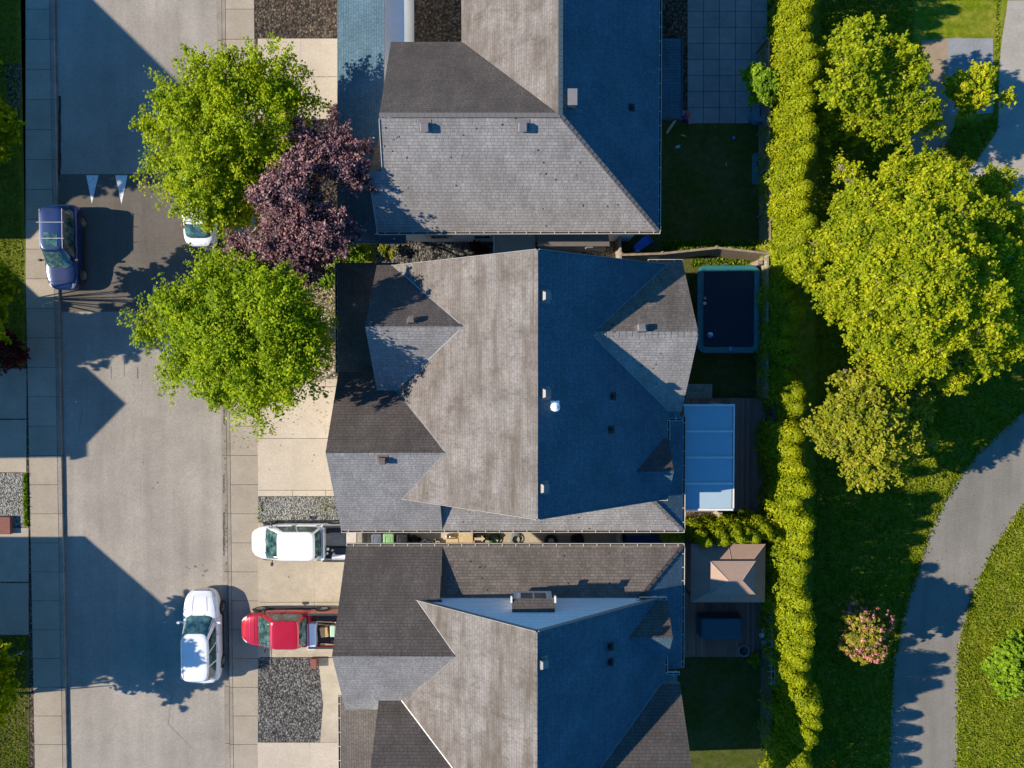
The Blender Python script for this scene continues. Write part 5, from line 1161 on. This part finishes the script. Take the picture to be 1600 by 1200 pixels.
# trellis
p = W(1217, 1000); t = thing('trellis', 'pale lattice trellis beside the hedge in the lower yard', 'trellis', (X(1212, 1.6), Y(1003, 1.6), 0))
TREL = plain('grey_lattice', (.36, .38, .38), .7)
for k in range(3): m = MB(); x_ = (-.14, .02, .2)[k]; m.box(x_-.018, x_+.018, -2.2, 1.75, 1.78, 1.81); m.build('lattice_rail', TREL, t)
for k in range(13): m = MB(); y_ = -2.1+k*.32; m.box(-.3, .34, y_-.018, y_+.018, 1.812, 1.84); m.build('lattice_slat', TREL, t)
for y_ in (-2.1, 0, 1.7): m = MB(); m.box(-.03, .05, y_-.04, y_+.04, 0, 1.78); m.build('post', TREL, t)
# ---- fences
def fence(label, P, hgt, mat, lean=(0, 0), step=2.0, bw=.14, group=None, cap=True):
    P = [Vector((p[0], p[1], 0)) for p in P]; t = thing('wooden_fence', label, 'fence', tuple(P[0]), 0, group); o0 = P[0]
    m = MB(); rl = MB(); ln = Vector((lean[0], lean[1], 0))
    for a, b in zip(P[:-1], P[1:]):
        d = (b-a); L = d.length; d.normalize(); nrm = Vector((-d.y, d.x, 0)); k = int(L/bw)
        for i in range(k):
            s0 = a-o0+d*(i*L/k+.004); s1 = a-o0+d*((i+1)*L/k-.004); hz = hgt+random.uniform(-.015, .015)
            for q in (1,): 
                A = [s0-nrm*.01, s1-nrm*.01, s1+nrm*.01, s0+nrm*.01]; B = [p+ln+Vector((0, 0, hz)) for p in A]; A = [p+Vector((0, 0, .02)) for p in A]; m.grid([A, B], 0, True); m.cap(B)
        for z in (.35, hgt-.25): rl.bar(a-o0+ln*z/hgt+nrm*.03+Vector((0, 0, z)), b-o0+ln*z/hgt+nrm*.03+Vector((0, 0, z)), .04, .09)
        if cap: rl.bar(a-o0+ln+Vector((0, 0, hgt+.035)), b-o0+ln+Vector((0, 0, hgt+.035)), .11, .035)
        n = max(1, round(L/step))
        for i in range(n+1):
            p = a-o0+d*(L*i/n)
            if i == 0 and a is not P[0]: continue
            q = MB(); q.bar(p+nrm*.07, p+nrm*.07+ln+Vector((0, 0, hgt+.06)), .09, .09, 0, Vector((1, 0, 0))); q.build('post', mat, t)
    m.build('fence_panel', mat, t); rl.build('rail', mat, t); return t
z_ = 1.7
fence('old leaning wooden fence between the dark upper yard and the trampoline yard', [W(972, 402, z_).xy, W(1035, 400, z_).xy, W(1120, 391, z_).xy, W(1203, 400, z_).xy], 1.7, WOOD, (.0, .12), 2.4)
fence('shaded wooden fence between the trampoline and the low hedge', [W(1199, 398, 1.6).xy, W(1199, 622, 1.6).xy], 1.6, WOOD_G, (0, 0), 2.2)
fence('wooden fence along the dark upper lawn by the tall hedge', [W(1203, 396, 1.6).xy, W(1201, 60, 1.6).xy], 1.6, WOOD, (0, 0), 2.4)
fence('dark wooden fence between the deck and the hedge', [W(1209, 624, 1.7).xy, W(1209, 845, 1.7).xy], 1.7, plain('dark_fence', (.10, .085, .075), .9, 0, .2), (0, 0), 2.2)
fence('wooden fence between the gazebo yard and the hedge', [W(1204, 850, 1.5).xy, W(1204, 1180, 1.5).xy], 1.5, plain('brown_fence', (.14, .10, .07), .9, 0, .2), (0, 0), 2.2)
fence('short wooden fence closing the passage by the gravel patch', [W(968, 366, 1.7).xy, W(970, 409, 1.7).xy], 1.7, WOOD_G, (0, 0), 1.4)
fence('narrow wooden gate fence in the lower passage between the houses', [W(970, 826, 1.7).xy, W(970, 856, 1.7).xy], 1.7, WOOD_G, (0, 0), .9)
# lean-to over the upper passage
zt_ = 2.1; a, b = W(773, 400, zt_), W(834, 366, zt_); t = thing('lean_to', 'small beige ribbed lean-to roof bridging the passage between the upper houses', 'lean-to', ((a.x+b.x)/2, (a.y+b.y)/2, 0)); hx, hy = (b.x-a.x)/2, (b.y-a.y)/2
RIB = plain('beige_roof_sheet', (.36, .31, .23), .7, 0, .12, 3); m = MB(); m.slab([(-hx, -hy, zt_-.08), (hx, -hy, zt_-.08), (hx, hy, zt_+.08), (-hx, hy, zt_+.08)], .03)
for k in range(9): x_ = -hx+.03+k*(2*hx-.06)/8; m.bar((x_, -hy, zt_-.07), (x_, hy, zt_+.09), .035, .03)
m.build('roof_sheet', RIB, t)
for sd in (-1, 1): m = MB(); m.bar((sd*(hx+.04), -hy-.05, zt_-.05), (sd*(hx+.04), hy, zt_+.11), .06, .07); m.build('edge_trim', WHITE if sd < 0 else RIB, t)
for sx in (-1, 1):
    for sy in (-1, 1): m = MB(); m.box(sx*(hx-.06)-.04, sx*(hx-.06)+.04, sy*(hy-.08)-.04, sy*(hy-.08)+.04, 0, zt_-.12); m.build('post', WOOD_G, t)
# back porch roof of the top house
m = MB(); zt_ = 2.7; m.slab([W(1026, 184, zt_), W(1064, 184, zt_), W(1064, 60, zt_), W(1026, 60, zt_)], .12, IE, IT); pr = h3.adopt(m.build('porch_roof', ROOFM))
m = MB(); q = W(1064, 184, zt_); m.box(q.x+.005, q.x+.08, q.y, q.y+4, zt_-.12, zt_+.02); q0 = W(1026, 184, zt_); m.box(q0.x, q.x+.1, q.y-.1, q.y-.005, zt_-.12, zt_+.02); m.build('porch_gutter', plain('dark_gutter', (.05, .055, .06), .5), pr)
m = MB(); m.box(q.x-.15, q.x-.05, q.y+.1, q.y+.2, 0, zt_-.13); m.build('post', WHITE, pr)
# wheelie bins
def bin_(label, px, py, mat, lidmat, rot=0, s_=1.0):
    p = W(px, py, 1.0); t = thing('wheelie_bin', label, 'bin', (p.x, p.y, 0), rot, None); m = MB()
    m.grid([rr for rr in [[(x*k, y*k, z) for x, y in rrect(-.27, .27, -.33, .33, .06)] for k, z in ((.8, .05), (.97, .92), (1.0, .93), (1.0, .97))]], 0, True); m.cap([(x*.8, y*.8, .05) for x, y in rrect(-.27, .27, -.33, .33, .06)], 0, True); m.build('tub', mat, t)
    m = MB(); rr_ = [[(x*k, y*k, z) for x, y in rrect(-.29, .29, -.35, .35, .08)] for k, z in ((1.0, .975), (1.0, 1.0), (.93, 1.045), (.6, 1.06), (.55, 1.035), (.3, 1.05))]; m.grid(rr_, 0, True); m.cap(rr_[-1]); m.build('lid', lidmat, t, smooth=False)
    for sx in (-1, 1): m = MB(); m.tube([(sx*.22, -.33, .1), (sx*.29, -.33, .1)], .1, 14); m.build('wheel', RUB, t)
    m = MB(); m.tube([(-.2, -.36, .97), (-.2, -.42, .99), (.2, -.42, .99), (.2, -.36, .97)], .018, 6); m.build('handle', lidmat, t)
    return t
GB = plain('bin_grey', (.14, .155, .18), .5); GG = plain('bin_green', (.24, .42, .18), .5, 0, .1); BK = plain('bin_black', (.02, .02, .025), .5)
bin_('grey wheelie bin in the passage next to the green one', 588, 844.5, GB, GB); bin_('light green wheelie bin in the passage between the lower houses', 607, 844, GG, GG); bin_('black wheelie bin in the passage right of the green one', 628, 845, BK, BK)
BLB = plain('bin_blue', (.03, .12, .5), .45)
t = bin_('blue recycling bin lying on its side on the dark upper lawn', 998, 387, BLB, BLB); t.rotation_euler = (R(-90), 0, R(-52)); t.location = W(990, 392, .3)
# pale corner pillar and slabs at the mouth of the lower passage
rbox('passage_wall', 'pale plastered wall block at the mouth of the lower passage', 'wall', 541, 557, 826, 858, 0, 1.2, plain('plaster', (.50, .44, .36), .8), 0, .02)
rbox('passage_door', 'narrow beige gate leaf behind the pale wall block in the passage', 'gate', 558, 566, 826, 856, .02, 1.3, WOOD_G, 0, .01)
rbox('paving_slab', 'sunlit beige paving slab in the lower passage', 'slab', 641, 712, 826, 843, .008, .05, CONC_L, 0, .01)
rbox('plywood_crate', 'yellowish plywood box in the lower passage between the houses', 'crate', 717, 739, 832.5, 850, .01, .7, LUMB)
rbox('wooden_plank', 'pale plank leaning beside the plywood box in the passage', 'plank', 697, 716, 842, 850, .01, .3, LUMB)
m = MB(); m.slab([(-.05, -.06, .05), (.35, -.06, .05), (.35, -.16, .05), (.55, .02, .05), (.35, .2, .05), (.35, .08, .05), (-.05, .08, .05)], .04); o = m.build('arrow_board', LUMB); o.location = W(742, 842, .6)+Vector((0, 0, .0)); tag(o, 'arrow shaped wooden board beside the plywood box', 'board')
rbox('storage_tote', 'dark storage box standing under the arrow shaped board', 'box', 742, 758, 837, 848, .01, .58, BK)
for k, (px, py, r_, lab) in enumerate(((646, 846, .3, 'dark tyre leaning in the lower passage nearest the bins'), (861, 846, .34, 'black tyre with pale hub in the lower passage near its middle'), (902, 844, .36, 'black tyre in the darkest part of the lower passage'))):
    p = W(px, py, .2); m = MB(); K = 24; m.tube([(r_*.78*math.cos(2*math.pi*j/K), r_*.78*math.sin(2*math.pi*j/K), .11) for j in range(K+1)], .1, 10, cap=False); o = m.build('tyre', TYRE, smooth=True); o.location = (p.x, p.y, .0); tag(o, lab, 'tyre')
    m = MB(); m.cyl((0, 0, 0), r_*.45, .05, .13, 18); m.build('rim', ALLOY if k == 1 else RUB, o)
for k, (px, lab) in enumerate(((773, 'coiled green hose on the floor of the lower passage'), (806, 'coiled grey hose right of the green one in the passage'))):
    m = MB(); m.tube([((.34-.0015*j)*math.cos(j*.35), (.34-.0015*j)*math.sin(j*.35), .02+.0008*j) for j in range(100)], .016, 5); o = m.build('hose_coil', plain('hose%d' % k if 0 else ('hose_green', 'hose_grey')[k], ((.05, .16, .07), (.2, .22, .22))[k], .5), smooth=True); o.location = W(px, 842, .05); tag(o, lab, 'hose')
for k, (px, py, c_) in enumerate(((663, 847, WHITE), (669, 849, METAL), (678, 846, LUMB), (684, 849, WHITE), (700, 838, METAL), (655, 843, BK))):
    p = W(px, py, .3); m = MB(); m.lathe((0, 0, 0), [(.09, 0), (.12, .24), (.125, .26), (.1, .26), (.08, .05), (.01, .05)], 14); o = m.build('bucket', c_, smooth=True); o.location = (p.x, p.y, .01); tag(o, ('small white pail in the passage, nearest the black bin', 'small metal pail pressed to the lower eave in the passage', 'small wood coloured pail in the passage', 'small white pail in the passage, nearest the plank', 'metal pail beside the sunlit slab in the passage', 'black pail between tyre and white pails')[k], 'bucket')
rbox('tarpaulin', 'dark blue tarpaulin bundle at the far end of the lower passage', 'tarpaulin', 976, 1040, 836, 852, .01, .8, plain('tarp_navy', (.02, .03, .10), .6), 0, .15)
rbox('pink_board', 'long pinkish board low against the wall in the lower passage', 'board', 838, 905, 850.5, 853, .01, .3, plain('pink_board', (.35, .2, .17), .8), 0, .01)
# small things in the gravel and upper yard
for k, (px, py, r_, sc) in enumerate(((1188, 178, .38, 1),)):
    p = W(px, py, .9); t = thing('water_barrel', 'round blue barrel with flat lid at the corner of the upper patio', 'barrel', (p.x, p.y, 0)); BB = plain('barrel_blue', (.10, .19, .27), .5)
    m = MB(); m.lathe((0, 0, 0), [(.01, .02), (.34, .02), (.39, .3), (.40, .6), (.36, .86)], 28); m.build('drum', BB, t, smooth=True); m = MB(); m.cyl((0, 0, 0), .39, .865, .9, 30); m.build('lid', BB, t); m = MB(); m.box(-.03, .03, -.12, .3, .902, .93); m.build('handle', PLAST, t)
p = W(1190, 264); t = thing('play_mat', 'rounded teal play tray in the corner of the dark upper lawn', 'play tray', (p.x, p.y, 0)); m = MB(); rr_ = rrect(-.52, .5, -.85, .8, .15)
m.grid([[(x, y, 0) for x, y in rr_], [(x, y, .16) for x, y in rr_], [(x*.93, y*.95, .16) for x, y in rr_], [(x*.9, y*.93, .06) for x, y in rr_]], 0, True); m.cap([(x*.9, y*.93, .06) for x, y in rr_]); m.build('tray', plain('toy_teal', (.09, .22, .24), .5), t)
p = W(1198, 276, .5); t = thing('ride_on_toy', 'blue ride-on toy with white front on the play tray', 'toy', (p.x, p.y, .17)); m = MB(); rows = [[(x*k, y*k, z) for x, y in rrect(-.2, .2, -.33, .33, .15)] for k, z in ((.9, .05), (1, .15), (.95, .3), (.7, .36))]; m.grid(rows, 0, True); m.cap(rows[-1]); m.build('body', cb_, t, smooth=True); m = MB(); m.box(-.13, .15, .33, .4, .12, .26); m.build('bumper', cw, t)
for sx in (-1, 1):
    for y_ in (-.2, .2): m = MB(); m.tube([(sx*.17, y_, .07), (sx*.24, y_, .07)], .07, 12); m.build('wheel', RUB, t)
p = W(1190, 254, .4); t = thing('garden_chair', 'small round seated grey chair on the play tray', 'chair', (p.x, p.y, .0)); m = MB(); m.cyl((0, 0, 0), .2, .3, .33, 20); m.build('seat', GB, t); m = MB(); m.tube([(.22*math.cos(a), .22*math.sin(a), .36+.25*max(0, math.sin(a))) for a in np.linspace(-.6, 3.74, 16)], .018, 6); m.build('backrest', PLAST, t)
for k in range(4): a = k*math.pi/2+.78; m = MB(); m.tube([(.15*math.cos(a), .15*math.sin(a), .3), (.2*math.cos(a), .2*math.sin(a), .0)], .015, 5); m.build('leg', PLAST, t)
for k, (px, py, r_, c_, lab) in enumerate(((1073, 178, .17, cr, 'red toy ball by the porch post'), (1067, 177, .14, cb_, 'blue toy ball by the porch post'), (1071, 184, .1, cpu, 'purple toy ball by the porch corner'), (1078, 191, .11, cp, 'pink toy ball at the lawn corner of the patio'))): ball(px, py, .02, r_, lab, [c_])
rbox('wood_offcut', 'short pale stick on the dark upper lawn', 'stick', 1064, 1072, 210.5, 212.5, .01, .05, LUMB, -.25, .004)
rbox('blue_toy_block', 'pale blue toy block on the dark upper lawn by the house', 'toy', 1056, 1063, 227, 231, .01, .15, plain('toy_sky', (.2, .5, .6), .5), .3)
rbox('toy_spade', 'tiny blue toy on the dark upper lawn near the patio', 'toy', 1145, 1148.5, 213, 217, .01, .12, cb_, .3)
rbox('lawn_stick', 'thin pale stick on the dark lawn near the play tray', 'stick', 1134, 1135.5, 254, 259, .01, .04, LUMB, -.2, .003)
rbox('wood_sliver', 'thin pale stick on the lit grass beside the leaning fence', 'stick', 1138, 1146, 387, 388.5, .02, .06, LUMB, .7, .003)
rbox('patio_post', 'short concrete stub beside the corner of the patio cover', 'post', 1123, 1129, 798, 811, .01, 1.1, CONC, 0, .01)
# front left: brick planter; front right planter; border stones
BR = plain('red_brick', (.20, .075, .055), .85, 0, .2, 9, .4)
rbox('brick_planter', 'low red brick planter on the gravel across the street', 'planter', -12, 16, 808, 835, .005, .25, BR); rbox('brick_block', 'red brown brick block on the dark gravel below the red truck', 'planter', 485, 494, 1030, 1045, .01, .35, BR)
STONE = plain('border_stone', (.33, .28, .22), .9, 0, .25, 4, .5)
k = 0
for i in range(13):
    px = 488+i*2.9; py = 594-((i/12)**2)*16+random.uniform(-1, 1); r_ = random.uniform(.10, .17); p = W(px, py); m = MB(); rows = [[(r_*math.sin(a)*math.cos(b)*(1+.15*math.sin(3*b+i)), r_*.8*math.sin(a)*math.sin(b), r_*.7*math.cos(a)) for b in np.linspace(0, 2*math.pi, 11)[:-1]] for a in np.linspace(.1, 2.2, 6)]
    m.grid(rows, 0, True); m.cap(rows[0]); o = m.build('border_stone', STONE, smooth=True); o.location = (p.x, p.y, r_*.4); o.rotation_euler = (0, 0, i*1.3); tag(o, 'rough stone in the curved border at the head of the driveway', 'stone', 'stones bordering the planting bed')
for k, (px, py) in enumerate(((119, 628), (67, 478), (33, 1022), (303, 972), (280, 592))):
    if k == 3: continue
    m = MB(); m.slab([(-.04, -.03, .0), (.05, -.02, .0), (.03, .05, .01), (-.02, .04, .0)], .004); o = m.build('paper_scrap', WHITE); z = RZ+.01 if px > 100 else (.012 if k != 2 else .03); o.location = W(px, py, z); tag(o, ('white scrap of paper in the gable shadow on the road', 'white scrap of paper on the pavement below the blue car', 'white scrap of paper on the dark lower lawn', '', 'white scrap of paper on the road under the street tree')[k], 'litter')
# tidy: parts get the place of their empties already; done
rbox('timber_edging', 'long grey timber edging between trampoline and fence', 'edging', 1186, 1194, 425, 618, .0, .22, WOOD_G, 0, .01)
rbox('fence_corner_post', 'stout wooden post at the corner above the trampoline', 'post', 1184, 1192, 406, 414, .0, 1.2, WOOD, 0, .01)
# ---- wear: gutter stains, cracks, tar, drips (flat irregular patches with their own outline)
STAIN = plain('gutter_grime', (.10, .09, .075), .95, 0, .3, 6); CRK = plain('crack_dirt', (.12, .105, .09), .95); OIL = plain('oil_drip', (.13, .115, .10), .6, 0, .2, 8)
def patch(name, pts, z, mat):
    m = MB(); m.face([tuple(W(a, b, z)) for a, b in pts]); return struct(m.build(name, mat))
def ragged(x0, x1, y0, y1, n=16):
    L = [(x0+random.uniform(-.6, .9), y0+(y1-y0)*i/n) for i in range(n+1)]; Rr = [(x1+random.uniform(-1.2, .5), y0+(y1-y0)*i/n) for i in range(n+1)]
    return L+Rr[::-1]
patch('gutter_stain', ragged(348.5, 351.5, 800, 868), RZ+.009, STAIN); patch('gutter_stain', ragged(349, 351, 632, 662), RZ+.009, STAIN); patch('gutter_stain', ragged(348.5, 351, 742, 770), RZ+.009, STAIN)
patch('gutter_stain', ragged(91, 95.5, 150, 285), RZ+.009, plain('wet_grime', (.03, .03, .03), .7))
def crack(P, wd=.02, z=RZ+.004):
    m = MB(); Q = [W(a, b, z) for a, b in P]; R_ = []
    for i in range(len(Q)-1):
        for t in (0, .33, .66): R_.append(Q[i].lerp(Q[i+1], t)+Vector((random.uniform(-.03, .03), random.uniform(-.03, .03), 0)))
    R_.append(Q[-1]); rows = []
    for i, p in enumerate(R_):
        d = (R_[min(i+1, len(R_)-1)]-R_[max(0, i-1)]).normalized(); n = Vector((-d.y, d.x, 0))*wd*random.uniform(.3, 1.1)
        rows.append([p-n, p+n])
    m.grid(rows); struct(m.build('road_crack', CRK))
crack([(173, 574), (173.5, 592)]); crack([(194, 565), (194, 589)]); crack([(215, 572), (215.5, 592)], .025)
crack([(232, 1060), (270, 1085), (262, 1130), (300, 1170)], .012); crack([(110, 610), (128, 640), (122, 690)], .01)
for k in range(34):
    px, py = random.choice([(random.uniform(110, 340), random.uniform(500, 1050)), (random.uniform(405, 520), random.uniform(600, 940)), (random.uniform(285, 335), random.uniform(880, 915))]); r_ = random.uniform(.7, 2.2)
    z = RZ+.005 if px < 345 else .007
    patch('oil_drip', [(px+r_*random.uniform(.5, 1.1)*math.cos(a), py+r_*random.uniform(.5, 1.1)*math.sin(a)) for a in np.linspace(0, 5.8, 9)], z, OIL)
# fallen leaves and blown litter under the street trees and along the kerbs
n = 900; P = []
for (a, b, c, d), q in (((346, 380, 352, 900), 160), ((359, 380, 403, 700), 160), ((240, 380, 345, 620), 120), ((88, 150, 97, 1050), 160), ((405, 590, 520, 680), 90), ((1400, 640, 1600, 1050), 120), ((530, 410, 620, 600), 0)):
    if not q: continue
    p0, p1 = W(a, b), W(c, d); x_ = rng.uniform(min(p0.x, p1.x), max(p0.x, p1.x), q); P.append(np.stack([x_, rng.uniform(min(p0.y, p1.y), max(p0.y, p1.y), q), np.where((a+c)/2 < 352, RZ+.02, .022)*np.ones(q)], 1))
P = np.vstack(P); N = rng.normal(size=P.shape)*.25; N[:, 2] = 1
P = P[np.isfinite(P).all(1)]; o = leaves_mesh('leaf_litter', P, N, .055, L_GOLD, None, 1.3); o['kind'] = 'stuff'
# grass fraying over the path edges
P = []
for line in (smooth_curve(PL, 14), smooth_curve(PR, 14)):
    for a, b in line:
        q = W(a, b, .01); m_ = 9; P.append(np.array([q.x, q.y, .02])+rng.normal(size=(m_, 3))*np.array([.10, .12, .0]))
P = np.vstack(P); N = rng.normal(size=P.shape); N[:, 2] = np.abs(N[:, 2])*.6+.3
o = leaves_mesh('path_edge_grass', P, N, .085, L_GRASS, None, 2.2); o['kind'] = 'stuff'
